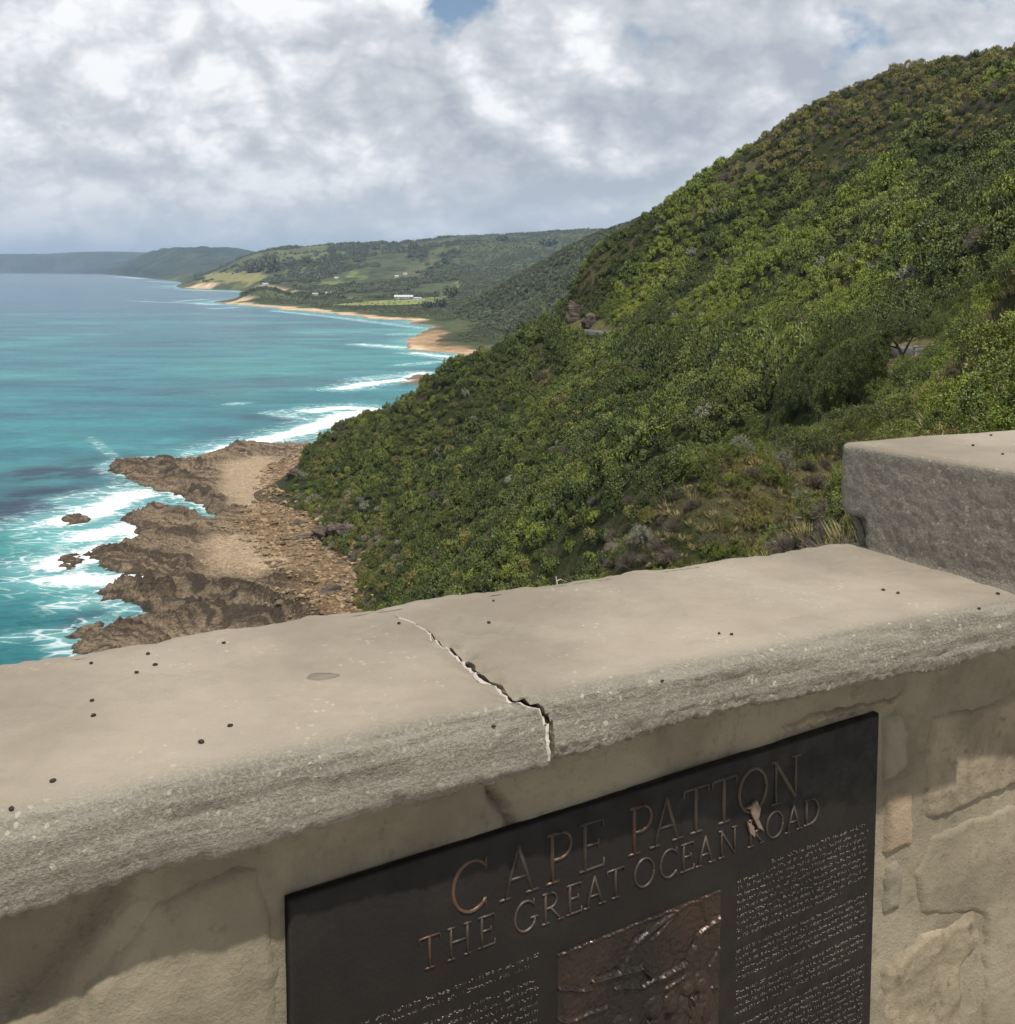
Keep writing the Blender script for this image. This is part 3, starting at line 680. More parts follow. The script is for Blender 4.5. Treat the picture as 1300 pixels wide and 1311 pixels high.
def build_sea():
    na, nr = 560, 640
    az = np.radians(np.linspace(-46, 26, na))
    D = np.exp(np.r_[np.linspace(math.log(95), math.log(1100), 400), np.linspace(math.log(1100), math.log(29000), 241)[1:]])
    A, R = np.meshgrid(az, D); X = R * np.tan(A); Y = R
    teal = np.array((0.020, 0.150, 0.180)); blue = np.array((0.040, 0.115, 0.175)); reef = np.array((0.024, 0.070, 0.112)); pale = np.array((0.045, 0.235, 0.245)); green = np.array((0.045, 0.25, 0.24))
    c = np.broadcast_to(teal, X.shape + (3,)).copy()
    def lay(col, f): c[:] = c * (1 - f[..., None]) + np.asarray(col) * f[..., None]
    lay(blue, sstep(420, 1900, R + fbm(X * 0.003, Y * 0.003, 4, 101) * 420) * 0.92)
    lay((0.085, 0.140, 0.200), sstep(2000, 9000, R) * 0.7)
    lay((0.012, 0.122, 0.135), sstep(350, 215, R) * 0.8)
    foam = np.zeros_like(X)
    # offshore banks: paler bars and darker weed
    bar = fbm(X * 0.004 + 2, Y * 0.0075, 5, 103)
    lay(pale, sstep(0.05, 0.6, bar) * sstep(2600, 700, R) * 0.75)
    lay(reef, sstep(0.1, 0.55, fbm(X * 0.007 + 11, Y * 0.013, 5, 105)) * 0.42 * sstep(3000, 800, R))
    def spot(pxs, rad, col, k):
        x0, y0, _ = PZ(*pxs[0]); d = seg_dist(X, Y, [PZ(*q)[:2] for q in pxs]) if len(pxs) > 1 else np.hypot(X - x0, Y - y0)
        lay(col, np.clip(np.exp(-(d / rad) ** 2) * (0.55 + 0.9 * sstep(-0.5, 0.5, fbm(X * 0.06, Y * 0.06, 4, 107))), 0, 1) * k)
    navy = (0.020, 0.040, 0.075); spot([(-20, 650), (60, 640)], 22, navy, 1.0); spot([(0, 612), (110, 602)], 17, navy, 0.9); spot([(300, 470), (420, 462)], 34, (0.016, 0.06, 0.10), 0.6); spot([(200, 440), (260, 436)], 40, (0.016, 0.06, 0.10), 0.5); spot([(90, 590), (150, 583)], 9, navy, 0.5); spot([(300, 500), (430, 480)], 30, (0.05, 0.13, 0.17), 0.5)
    spot([(320, 535), (380, 540)], 10, reef, 0.7); spot([(0, 700), (60, 690)], 16, green, 0.9); spot([(60, 560), (200, 565)], 14, pale, 0.5); spot([(250, 545), (300, 555)], 7, reef, 0.4)
    spot([(120, 790), (130, 805)], 5, reef, 0.6); spot([(150, 612), (230, 625)], 5, reef, 0.4); spot([(330, 470), (480, 455)], 60, pale, 0.65); spot([(420, 425), (500, 425)], 60, (0.09, 0.30, 0.28), 0.55)
    near = R < 460
    h = np.full_like(X, -4.0); sdm = np.full_like(X, -99.0)
    hh, ss, *_ = platform_h(X[near], Y[near]); h[near] = hh; sdm[near] = ss
    dsl = sstep(-2.2, -0.1, h)
    lay((0.06, 0.085, 0.095), dsl * 0.55)
    foam = np.maximum(foam, sstep(-7, -0.5, sdm) * 0.45 * (sdm < 6)); foam = np.maximum(foam, sstep(-3.2, -1.2, h) * 0.78 * (0.45 + 0.75 * sstep(-0.3, 0.4, fbm(X * 0.05, Y * 0.05, 3, 108))) * (h > -3.3) * (sdm > -9))
    for l, w, k in FOAM:
        d = seg_dist(X, Y, [PZ(*q)[:2] for q in l])
        foam = np.maximum(foam, k * 0.97 * np.exp(-(d / (w * (1.35 if w < 9 else 1.05))) ** 2) + 0.34 * k * np.exp(-(d / (w * 3.0)) ** 2) * 0.6)
    far = (R > 700) & (R < 17000); sdc = np.full_like(X, -999.0)
    sdc[far] = poly_sd(X[far] + fbm(X[far] * 0.012, Y[far] * 0.012, 3, 85) * 12, Y[far] + fbm(X[far] * 0.012 + 7, Y[far] * 0.012, 3, 86) * 22, COAST)
    foam = np.maximum(foam, np.exp(-(np.clip(-sdc, 0, None) / np.clip(R * 0.004, 4, 40)) ** 2) * 0.75 * (0.4 + 0.6 * sstep(-0.2, 0.4, fbm(X * 0.01, Y * 0.004, 3, 109))))
    lay((0.10, 0.33, 0.31), np.exp(-(np.clip(-sdc, 0, None) / np.clip(R * 0.02, 15, 120)) ** 2) * 0.6 * (R < 4500))
    Z = fbm(X * 0.02, Y * 0.045, 3, 111) * 0.10 * sstep(3000, 600, R)
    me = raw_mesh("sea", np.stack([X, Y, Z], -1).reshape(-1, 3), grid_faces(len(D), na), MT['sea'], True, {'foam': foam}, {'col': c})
    link("sea", me, kind="structure")
    # sea floor seen through nothing, but closing the water towards the lookout side and past the frame
build_sea()
# ================================================================== parapet wall (local axes: u along, s away from the viewer, z up)
DU = (0.851, 0.525); DS = (-0.525, 0.851)
def uv2w(u, s, z): return np.stack([DU[0] * u + DS[0] * s, DU[1] * u + DS[1] * s, z + 0 * u], -1)
def face_hit(px, py, s0):
    """photo point -> (u, z) on the upright plane s = s0"""
    rx, ry, rz = ray(px, py); t = s0 / (DS[0] * rx + DS[1] * ry)
    return (DU[0] * rx + DU[1] * ry) * t, EYE + rz * t
def top_hit(px, py, drop):
    rx, ry, rz = ray(px, py); t = -drop / rz
    return (DU[0] * rx + DU[1] * ry) * t, (DS[0] * rx + DS[1] * ry) * t
S_PL = 1.027; S_W = 1.041
sf_ = lambda u: 0.972 - 0.02 * u - 0.03 * u * u
sb_ = lambda u: 1.36 - 0.03 * u - 0.05 * u * u
sw_ = lambda u: np.where(u < 1.27, S_W, S_W - 0.09 * (u - 1.27) - 0.02 * np.clip(u - 1.27, 0, 9) ** 2)
U_END = 1.392
CRACK = [(-0.05, 0.640), (0.0, 0.640)]
for q in ((707, 945), (709, 930), (700, 908), (680, 893), (655, 880), (640, 868), (615, 855), (600, 840), (580, 830), (555, 815), (545, 806), (520, 795), (497, 786)):
    u, s = top_hit(q[0], q[1], 0.452); CRACK.append(((s - sf_(u)) / (sb_(u) - sf_(u)), u))
CRACK = sorted(CRACK); CRACK.append((1.05, CRACK[-1][1]))
_ck = np.array(CRACK)
crack_u = lambda f: np.interp(f, _ck[:, 0], _ck[:, 1]) + 0.0045 * fbm(np.asarray(f) * 13, np.asarray(f) * 0, 5, 201, 0.6)

wall = thing("stone_wall", "weathered parapet wall with a cracked concrete coping and a set-in bronze plaque", "wall", (float(DS[0] * 1.2), float(DS[1] * 1.2), 68.5))
WALL_INV = -np.array(wall.location)
def wlink(name, verts, faces, mat, smooth=True, attrs=None, label=None, parent=None, kind=None):
    me = raw_mesh(name, np.asarray(verts) + WALL_INV, faces, mat, smooth, attrs)
    o = link(name, me, parent or wall)
    if label: o['label'] = label
    if kind: o['kind'] = kind
    return o
def coping_profile(n=150):
    """fractions (f 0 front .. 1 back, dz above bottom-front as 0..1) along the section"""
    pts = [(0.36, -0.02), (0.10, -0.01), (0.012, 0.0), (0.0, 0.05), (-0.006, 0.30), (-0.002, 0.55), (0.006, 0.70), (0.022, 0.80), (0.052, 0.865), (0.13, 0.905), (0.5, 0.962), (0.86, 1.0),
           (0.95, 0.985), (0.99, 0.90), (1.0, 0.70), (1.0, 0.0)]
    p = np.array(pts); sc = np.array((0.385, 0.078)); d = np.r_[0, np.cumsum(np.linalg.norm(np.diff(p * sc, axis=0), axis=1))]
    t = np.linspace(0, d[-1], n); q = np.c_[np.interp(t, d, p[:, 0]), np.interp(t, d, p[:, 1])]
    for _ in range(3):
        q[1:-1] = (q[:-2] + 2 * q[1:-1] + q[2:]) / 4
    return q
def coping(name, u0, u1, nu, zb, label, gap_side):
    q = coping_profile(); nv = len(q)
    t = np.linspace(0, 1, nu)
    T, F = np.meshgrid(t, q[:, 0], indexing='ij'); H = np.broadcast_to(q[:, 1], T.shape)
    a = crack_u(np.clip(F, 0, 1)) if u0 is None else np.full_like(T, u0)
    b = crack_u(np.clip(F, 0, 1)) if u1 is None else np.full_like(T, u1)
    gap = 0.0003 + 0.0052 * sstep(0.80, 0.10, F) * (0.6 + 0.5 * fbm(F * 7, F * 0 + 3, 4, 203))
    if u0 is None: a = a + gap
    if u1 is None: b = b - gap
    U = a + (b - a) * T
    sf, sb = sf_(U), sb_(U)
    rr = np.clip(1 - np.abs(H - 0.35) * 2.2, 0, 1) * (F < 0.12)
    rough = sstep(0.905, 0.80, H) * (F < 0.2) + (F > 0.97) * 0.6
    zt = EYE - 0.45
    Zb = zb - 0.020 * np.clip(0.55 - U, 0, 1.2) + 0.006 * fbm(U * 6, U * 0 + zb * 3, 4, 205) * (F < 0.3) + 0.0035 * fbm(U * 55, U * 0, 4, 206, 0.7) * (F < 0.3)
    Z = Zb + (zt - Zb) * H
    S = sf + (sb - sf) * F
    n1 = fbm(U * 7, S * 7 + H * 1.3, 4, 207); n2 = fbm(U * 42 + 5, S * 42 + H * 9, 4, 208); n3 = fbm(U * 120, S * 120 + H * 26, 2, 209)
    S = S + (n1 * 0.0035 + n2 * 0.0016 + n3 * 0.0009) * np.clip(rough, 0, 1) * (F < 0.4) + (F > 0.9) * (n1 * 0.010 + n2 * 0.003)
    ledge = 0.0025 * sstep(-0.2, 0.4, fbm(U * 3, H * 5 + U * 0.4, 4, 211)) * np.clip(rough, 0, 1)
    S = S + ledge
    Z = Z + (n1 * 0.0022 + n2 * 0.0006) * (1 - rough) - 0.003 * sstep(0.10, 0.22, F) * sstep(0.34, 0.22, F) * sstep(-0.1, 0.5, n1)
    ce = (U - a) if u0 is None else (b - U)
    if gap_side: # crumbled arris beside the crack
        e = sstep(0.022 + 0.01 * n1, 0.0, ce) * (H > 0.4) * (F < 0.6)
        Z = Z - e * 0.006 * (1 + 1.2 * n2)
    V = uv2w(U, S, Z)
    ln, rn = None, None
    o = wlink(name, V.reshape(-1, 3), grid_faces(nu, nv)[:, ::-1], MT['concrete'], True, {'rough': np.clip(rough + 0.10 * (n1 > 0.5), 0, 1), 'strat': np.ones_like(rough)}, label)
    # closing face inside the crack; the right slab's is darkened to paint the gap's shade
    side = V[0] if u0 is None else V[-1]
    cm = side.mean(0); ring = np.concatenate([side, cm[None]])
    fs = [(i, i + 1, nv) for i in range(nv - 1)] + [(nv - 1, 0, nv)]
    f = wlink("broken_edge", ring, np.array(fs if u0 is not None else [t[::-1] for t in fs]), MT['fresh'] if u1 is None else MT['brown_stone'], False, parent=o)
    # a pale crumbly lip along the crack
    rows = []
    for k, off in enumerate((0.0, 0.5, 1.0)):
        w = (0.0045 * sstep(0.75, 0.25, q[:, 0]) + 0.0012) * (0.65 + 0.55 * fbm(q[:, 0] * 7, q[:, 1] * 0 + 2, 5, 215, 0.65)).clip(0.15, 2) * off
        Vs = side.copy(); sgn = 1 if u0 is None else -1
        Vs[:, 0] += DU[0] * w * sgn; Vs[:, 1] += DU[1] * w * sgn
        nz = np.array([0.0011, 0.0016, -0.0006][k]); tn = np.gradient(q * np.array((0.385, 0.078)), axis=0); tn /= np.linalg.norm(tn, axis=1)[:, None]
        nf, nh = -tn[:, 1], tn[:, 0]
        Vs[:, 0] += DS[0] * nf * nz; Vs[:, 1] += DS[1] * nf * nz; Vs[:, 2] += nh * nz
        rows.append(Vs)
    R = np.stack(rows, 0); keep = slice(34, nv - 34)
    R = R[:, keep]
    if u1 is None:
        wlink("crumbled_lip", R.reshape(-1, 3), grid_faces(3, R.shape[1]), MT['fresh'], True, parent=o)
    return o, V
COPL, V_L = coping("coping_slab", -1.6, None, 560, EYE - 0.541, "pale concrete coping slab left of the crack", True)
COPR, V_R = coping("coping_slab", None, U_END + 0.03, 330, EYE - 0.531, "pale concrete coping slab right of the crack", True)

# stone masonry face: mortar bed as a fine relief, stones set in it
def wall_body():
    us = np.r_[np.linspace(-1.6, 0.0, 40)[:-1], np.arange(0.0, 2.0, 0.006), np.linspace(2.0, 4.2, 40)]; zs = np.arange(68.4, EYE - 0.495, 0.0065)
    U, Z = np.meshgrid(us, zs)
    s = sw_(U) + 0.0
    s = s + fbm(U * 5, Z * 5, 5, 221) * 0.006 + fbm(U * 38, Z * 38, 3, 222) * 0.0007
    # hollow under the coping at the left
    L = [face_hit(*q, S_W) for q in ((175, 1105), (165, 1150), (120, 1210), (60, 1290), (20, 1311), (-200, 1400), (-400, 1250), (-100, 1100))]
    s = s + sstep(-0.006, 0.02, poly_sd(U, Z, L) + fbm(U * 10, Z * 10, 3, 224) * 0.008) * 0.030
    # recess behind the plaque arch at its upper right
    A = [face_hit(*q, S_W) for q in ((1128, 905), (1150, 898), (1168, 930), (1166, 965), (1158, 988), (1128, 1010))]
    s = s + sstep(-0.003, 0.008, poly_sd(U, Z, A)) * 0.010
    # fissure running down from the crack in the coping, and broken edges of the render above the plaque
    G = [face_hit(*q, S_W) for q in ((628, 1008), (640, 1028), (650, 1040), (657, 1056))]
    s = s + 0.022 * np.exp(-(seg_dist(U + fbm(U * 60, Z * 60, 2, 226) * 0.003, Z, G) / 0.0045) ** 2)
    E = [face_hit(*q, S_W) for q in ((370, 1090), (560, 1040), (640, 1015), (700, 1000), (712, 1036), (590, 1070), (440, 1118), (372, 1142))]
    s = s + sstep(-0.010, 0.015, poly_sd(U + fbm(U * 18, Z * 18, 3, 227) * 0.012, Z, E)) * 0.006
    front = uv2w(U, s, Z)
    top = uv2w(us, sw_(us) + 0.26, np.full_like(us, zs[-1])); bot = uv2w(us, sw_(us) + 0.26, np.full_like(us, zs[0]))
    V = np.concatenate([bot[None], front, top[None], bot[None]], 0)
    wlink("wall_body", V.reshape(-1, 3), grid_faces(V.shape[0], V.shape[1]), MT['mortar'], True, label="rough mortared face of the parapet wall")
wall_body()
def stone(poly, proud, mat, edge=0.010, rough=0.004, seed=0, name="stone", label=None, step=0.004, s0=S_W):
    pts = [face_hit(*q, s0) for q in poly]; p = np.array(pts)
    us = np.arange(p[:, 0].min() - 0.01, p[:, 0].max() + 0.01, step); zs = np.arange(max(68.45, p[:, 1].min() - 0.01), p[:, 1].max() + 0.01, step)
    U, Z = np.meshgrid(us, zs)
    w = fbm(U * 26, Z * 26, 3, seed) * 0.005
    sdm = poly_sd(U + w, Z + fbm(U * 26 + 9, Z * 26, 3, seed + 1) * 0.005, pts)
    s = sw_(U) + 0.010 - (proud * 0.55 + 0.010) * sstep(-0.004, edge * 1.7, sdm) + fbm(U * 9, Z * 9, 4, seed + 2) * rough * 0.8 + fbm(U * 55, Z * 55, 3, seed + 3) * rough * 0.16
    F = grid_faces(len(zs), len(us)); ok = (sdm.ravel() > -0.003)[F].all(1); F = F[ok]
    used = np.unique(F); mp = np.zeros(U.size, int); mp[used] = np.arange(len(used))
    wlink(name, uv2w(U, s, Z).reshape(-1, 3)[used], mp[F], mat, True, label=label)
stone([(1178, 905), (1300, 868), (1420, 830), (1420, 930), (1300, 985), (1262, 1010), (1185, 1055), (1167, 1045), (1172, 960)], 0.016, MT['brown_stone'], 0.012, 0.005, 301, label="dark brown stone under the coping right of the plaque")
stone([(1180, 1062), (1266, 1016), (1310, 992), (1420, 945), (1420, 1420), (1236, 1420), (1240, 1165), (1215, 1172), (1168, 1170), (1158, 1120)], 0.007, MT['mortar'], 0.010, 0.003, 311, label="broad smooth stone at the lower right")
stone([(1172, 1180), (1238, 1146), (1246, 1190), (1222, 1232), (1228, 1420), (1117, 1420), (1119, 1240)], 0.009, MT['tan_stone'], 0.016, 0.006, 321, label="rough tan stone at the bottom right of the plaque")
stone([(1131, 1015), (1162, 1000), (1164, 1078), (1128, 1094)], 0.009, MT['peach'], 0.006, 0.003, 331, label="peach coloured patch of mortar")
stone([(1131, 925), (1150, 905), (1165, 932), (1163, 975), (1150, 998), (1130, 1006)], -0.003, MT['grey_render'], 0.008, 0.002, 341, name="render_patch")
stone([(1132, 1105), (1150, 1095), (1158, 1115), (1152, 1165), (1128, 1178), (1126, 1130)], 0.006, MT['grey_render'], 0.010, 0.003, 351)
stone([(185, 1140), (300, 1098), (340, 1090), (362, 1150), (366, 1420), (40, 1420), (100, 1270), (150, 1195)], 0.012, MT['mortar'], 0.014, 0.004, 361, label="broad stone left of the plaque")
stone([(985, 928), (1150, 880), (1165, 890), (1130, 905), (1010, 945)], 0.013, MT['brown_stone'], 0.008, 0.004, 411)

# raised end block of the wall
def end_block():
    lo = np.array((U_END, 0.0, EYE - 0.475)); hi = np.array((U_END + 1.9, 1.0, EYE - 0.283)); r = 0.010
    def face(n1, n2, fx):
        a, b = np.meshgrid(n1, n2, indexing='ij'); return fx(a, b)
    # param: p along (0..1.9 m), d depth 0 front..1 back mapped to metres 0..W, h height
    W = 0.34; Lb = 1.8; Hb = hi[2] - lo[2]
    dens = np.r_[np.arange(0, 0.5, 0.005), np.linspace(0.5, Lb, 30)]; dd = np.linspace(0, W, 76); hh = np.linspace(0, Hb, 42)
    grids = [face(dd, hh, lambda a, b: np.stack([0 * a, a, b], -1)), face(dens, dd, lambda a, b: np.stack([a, b, 0 * a + Hb], -1)),
             face(dens, hh, lambda a, b: np.stack([a, 0 * a, b], -1)), face(dens, hh, lambda a, b: np.stack([a, 0 * a + W, b], -1)), face(dd, hh, lambda a, b: np.stack([0 * a + Lb, a, b], -1))]
    flip = [False, False, True, False, True]
    out = bpy.data.objects.new("end_block", None)
    vs_, fs_, ro_, off = [], [], [], 0
    for g, fl in zip(grids, flip):
        n0, n1 = g.shape[:2]; p = g.reshape(-1, 3)
        bx = np.array((Lb, W, Hb)); inner = np.clip(p, r, bx - r); inner[:, 2] = np.clip(p[:, 2], 0, Hb - r)
        d = p - inner; l = np.linalg.norm(d, axis=1)[:, None]; nrm = d / np.maximum(l, 1e-9)
        q = inner + nrm * r
        side = np.clip(1 - nrm[:, 2], 0, 1)
        endf = np.clip(-nrm[:, 0], 0, 1)
        a, b, c = p.T
        n_1 = fbm(b * 8 + a * 5, c * 8 + a * 3, 4, 231); n_2 = fbm(b * 45 + a * 40, c * 45 + a * 31, 4, 232); n_3 = fbm(b * 130 + a * 110, c * 130, 2, 233)
        q = q + nrm * ((n_1 * 0.0015 + n_2 * 0.0008 + n_3 * 0.0010) * side + n_1 * 0.0015 * (1 - side))[:, None]
        # broken lower back corner
        chip = sstep(W - 0.055, W - 0.045, b + fbm(c * 30, a * 30, 3, 235) * 0.010) * sstep(0.078, 0.070, c + fbm(b * 40, a * 0, 3, 236) * 0.010)
        q[:, 0] += chip * 0.024 * endf; q[:, 1] -= sstep(0.085, 0.02, c) * 0.022 * (b > W * 0.9) * (a < 0.1)
        q[:, 1] -= 0.012 * sstep(0.10, 0.06, c) * (b > W - 0.001) * (a < 0.2)
        # mortar fillet at the foot
        q[:, 0] -= endf * 0.010 * sstep(0.030, 0.0, c) * (1 - chip)
        ang = math.radians(5.0); U0 = U_END + q[:, 0] + (W - q[:, 1]) * 0.06
        sb = sb_(np.clip(U0, 0, 2.2)) - 0.25 * np.clip(U0 - 2.2, 0, 9)
        S = sb + 0.0 - (W - q[:, 1]); Z = lo[2] + q[:, 2]
        f = grid_faces(n0, n1) + off
        if fl: f = f[:, ::-1]
        vs_.append(uv2w(U0, S, Z)); fs_.append(f); ro_.append(np.clip(sstep(0.25, 0.7, side), 0, 1)); off += len(p)
    V = np.concatenate(vs_)
    bpy.data.objects.remove(out)
    return wlink("end_block", V, np.concatenate(fs_), MT['concrete'], True, {'rough': np.concatenate(ro_)}, label="raised concrete block at the right end with a chipped lower corner"), V
BLK, V_B = end_block()

# ------------------------------------------------------------------ bronze plaque
plq = thing("bronze_plaque", "dark bronze plaque lettered CAPE PATTON THE GREAT OCEAN ROAD set in the wall", "plaque")
PU0, PZ1 = face_hit(370, 1151, S_PL); PU1, pz1b = face_hit(1128, 916, S_PL); PZ1 = (PZ1 + pz1b) / 2
PU1b = face_hit(1116, 1300, S_PL)[0]; PU1 = (PU1 + PU1b) / 2; PZ0 = PZ1 - 0.66
PLQ_O = np.array(uv2w(np.array(PU0), np.array(S_PL + 0.014), np.array(PZ0))); plq.location = PLQ_O.tolist()
def plink(name, u, s, z, faces, mat, smooth=False, parent=None, **pr):
    me = raw_mesh(name, uv2w(np.asarray(u, float), np.asarray(s, float), np.asarray(z, float)).reshape(-1, 3) - PLQ_O, faces, mat, smooth)
    return link(name, me, parent or plq, **pr)
def plate():
    b = 0.004
    V = []; 
    for (i, s) in ((0.0, S_PL + 0.013), (0.0, S_PL + b), (b, S_PL)):
        V += [(PU0 + i, s, PZ0 + i), (PU1 - i, s, PZ0 + i), (PU1 - i, s, PZ1 - i), (PU0 + i, s, PZ1 - i)]
    V = np.array(V); F = []
    for k in (0, 4):
        for j in range(4): F.append((k + j, k + (j + 1) % 4, k + 4 + (j + 1) % 4, k + 4 + j))
    F.append((8, 9, 10, 11)); F.append((3, 2, 1, 0))
    plink("plate", V[:, 0], V[:, 1], V[:, 2], np.array(F), MT['plate'])
plate()
# letter strokes in a unit box (x 0..w, y 0..1); thick / thin roman capitals with serifs
def arc(cx, cy, rx, ry, a0, a1, n=18):
    return [(cx + rx * math.cos(math.radians(a0 + (a1 - a0) * k / n)), cy + ry * math.sin(math.radians(a0 + (a1 - a0) * k / n))) for k in range(n + 1)]
TK, TN = 0.070, 0.036
def serif(x, y, w=0.26): return ([(x - w / 2, y), (x + w / 2, y)], TN)
GLYPH = {
    'C': (0.86, [(arc(0.47, 0.5, 0.42, 0.48, 42, 318, 30), 0.058), ([(0.79, 0.98), (0.79, 0.76)], TN), ([(0.79, 0.02), (0.79, 0.2)], TN * 0.8)]),
    'A': (0.90, [([(0.12, 0.02), (0.45, 0.98)], TN), ([(0.45, 0.98), (0.78, 0.02)], TK), ([(0.25, 0.36), (0.65, 0.36)], TN), serif(0.12, 0.02), serif(0.78, 0.02, 0.3)]),
    'P': (0.70, [([(0.18, 0.02), (0.18, 0.98)], TK), ([(0.06, 0.97), (0.40, 0.97)] + arc(0.38, 0.71, 0.27, 0.26, 90, -90, 14) + [(0.2, 0.45)], 0.05), serif(0.18, 0.02, 0.32)]),
    'E': (0.72, [([(0.18, 0.02), (0.18, 0.98)], TK), ([(0.04, 0.97), (0.64, 0.97), (0.64, 0.84)], TN), ([(0.18, 0.52), (0.52, 0.52)], TN), ([(0.52, 0.60), (0.52, 0.44)], TN * 0.8), ([(0.04, 0.03), (0.67, 0.03), (0.67, 0.17)], TN)]),
    'T': (0.84, [([(0.42, 0.02), (0.42, 0.97)], TK), ([(0.05, 0.84), (0.06, 0.97), (0.78, 0.97), (0.79, 0.84)], TN), serif(0.42, 0.02, 0.32)]),
    'O': (0.98, [(arc(0.49, 0.5, 0.43, 0.48, 0, 360, 40), 0.058)]),
    'N': (0.98, [([(0.16, 0.02), (0.16, 0.98)], TN), ([(0.14, 0.96), (0.82, 0.04)], TK), ([(0.82, 0.02), (0.82, 0.98)], TN), serif(0.16, 0.02), serif(0.82, 0.97), ([(0.03, 0.97), (0.2, 0.97)], TN)]),
    'H': (0.96, [([(0.18, 0.02), (0.18, 0.98)], TK), ([(0.78, 0.02), (0.78, 0.98)], TK), ([(0.18, 0.52), (0.78, 0.52)], TN), serif(0.18, 0.02), serif(0.78, 0.02), serif(0.18, 0.97), serif(0.78, 0.97)]),
    'G': (0.94, [(arc(0.47, 0.5, 0.42, 0.48, 42, 330, 30), 0.058), ([(0.79, 0.98), (0.79, 0.76)], TN), ([(0.83, 0.40), (0.83, 0.12)], TK * 0.9), serif(0.81, 0.40, 0.3)]),
    'R': (0.84, [([(0.18, 0.02), (0.18, 0.98)], TK), ([(0.06, 0.97), (0.40, 0.97)] + arc(0.38, 0.73, 0.25, 0.24, 90, -90, 14) + [(0.2, 0.49)], 0.05), ([(0.38, 0.49), (0.80, 0.02)], TK), serif(0.18, 0.02, 0.3), serif(0.80, 0.02, 0.2)]),
    'D': (0.92, [([(0.18, 0.02), (0.18, 0.98)], TK), ([(0.06, 0.97), (0.40, 0.97)] + arc(0.40, 0.5, 0.45, 0.47, 90, -90, 22) + [(0.06, 0.03)], 0.052)]),
}
def stroke_mesh(strokes, X, Z0, w, h, height):
    """raised rounded ribbons: flat crown with sloping shoulders"""
    V, F = [], []
    for pts, th in strokes:
        p = np.array(pts, float) * (w, h); p[:, 0] += X; p[:, 1] += Z0
        t = np.gradient(p, axis=0); t /= np.maximum(np.linalg.norm(t, axis=1), 1e-9)[:, None]
        n = np.c_[-t[:, 1], t[:, 0]]; hw = th * h / 2
        if not np.allclose(p[0], p[-1]):
            p[0] -= t[0] * hw * 0.5; p[-1] += t[-1] * hw * 0.5
        o = len(V); m = len(p)
        for i in range(m):
            for k, hgt in ((-1.25, 0.0), (-0.55, height), (0.55, height), (1.25, 0.0)):
                V.append((p[i, 0] + n[i, 0] * hw * k, S_PL + 0.0004 - hgt, p[i, 1] + n[i, 1] * hw * k))
        for i in range(m - 1):
            for k in range(3): F.append((o + i * 4 + k, o + i * 4 + 4 + k, o + i * 4 + 5 + k, o + i * 4 + 1 + k))
        F.append((o, o + 1, o + 2, o + 3)); e = o + (m - 1) * 4; F.append((e + 3, e + 2, e + 1, e))
    return np.array(V), np.array(F)
def lettering(line, base_a, base_b, cap_a, cap_b, glint):
    za = face_hit(*base_a, S_PL)[1]; zb = face_hit(*base_b, S_PL)[1]; z0 = (za + zb) / 2
    h = ((face_hit(*cap_a, S_PL)[1] - za) + (face_hit(*cap_b, S_PL)[1] - zb)) / 2
    for i, (ch, px) in enumerate(line):
        py = base_a[1] + (base_b[1] - base_a[1]) * (px - base_a[0]) / (base_b[0] - base_a[0]) - 20
        u, _ = face_hit(px, py, S_PL); wch, st = GLYPH[ch]; w = h * 0.92
        V, F = stroke_mesh(st, u - wch * w / 2, z0, w, h, 0.0024)
        o = plink("letter", V[:, 0], V[:, 1], V[:, 2], F, MT['glint' if i in glint else 'letter'])
        if i in glint: o['label'] = "letter with an orange glint painted into its colour"
lettering([('C', 602), ('A', 664), ('P', 716), ('E', 758), ('P', 820), ('A', 853), ('T', 891), ('T', 927), ('O', 964), ('N', 1006)], (607, 1171), (990, 1027), (607, 1103), (990, 972), (0, 2, 4))
lettering([('T', 550), ('H', 588), ('E', 623), ('G', 673), ('R', 706), ('E', 735), ('A', 761), ('T', 788), ('O', 825), ('C', 856), ('E', 880), ('A', 903), ('N', 932), ('R', 967), ('O', 992), ('A', 1016), ('D', 1039)],
          (545, 1243), (1038, 1053), (545, 1203), (1038, 1018), (0,))
# small cast text, far too fine to read: broken raised strokes in lines
def fine_text(u0, u1, ztop, zbot, pitch, hgt, seed, first=None, gaps=()):
    r = random.Random(seed); V, F = [], []
    z = ztop; k = 0
    while z > zbot:
        h = hgt * (1.25 if k == 0 and first else 1.0)
        if k in gaps: z -= pitch; k += 1; continue
        u = u0 + (first if (k == 0 and first) else 0); end = u1 - (r.random() * 0.25 * (u1 - u0) if (k + 1 in gaps) else 0)
        while u < end:
            for _ in range(r.randint(2, 8)):
                if u > end: break
                for q in range(r.randint(1, 3)):
                    x = u + r.random() * h * 0.55; zz = z + r.random() * h * 0.7
                    if r.random() < 0.55: dx, dz = h * 0.10, h * (0.35 + 0.5 * r.random()); zz = z
                    else: dx, dz = h * (0.25 + 0.3 * r.random()), h * 0.14
                    o = len(V); s0, s1 = S_PL + 0.0003, S_PL - 0.0012; b = h * 0.05
                    V += [(x, s0, zz), (x + dx, s0, zz), (x + dx, s0, zz + dz), (x, s0, zz + dz), (x + b, s1, zz + b), (x + dx - b, s1, zz + b), (x + dx - b, s1, zz + dz - b), (x + b, s1, zz + dz - b)]
                    F += [(o + 4, o + 5, o + 6, o + 7)] + [(o + j, o + (j + 1) % 4, o + 4 + (j + 1) % 4, o + 4 + j) for j in range(4)]
                u += h * 0.60
            u += h * 0.6
        z -= pitch; k += 1
    V = np.array(V)
    plink("fine_text", V[:, 0], V[:, 1], V[:, 2], np.array(F), MT['micro'], kind="stuff")
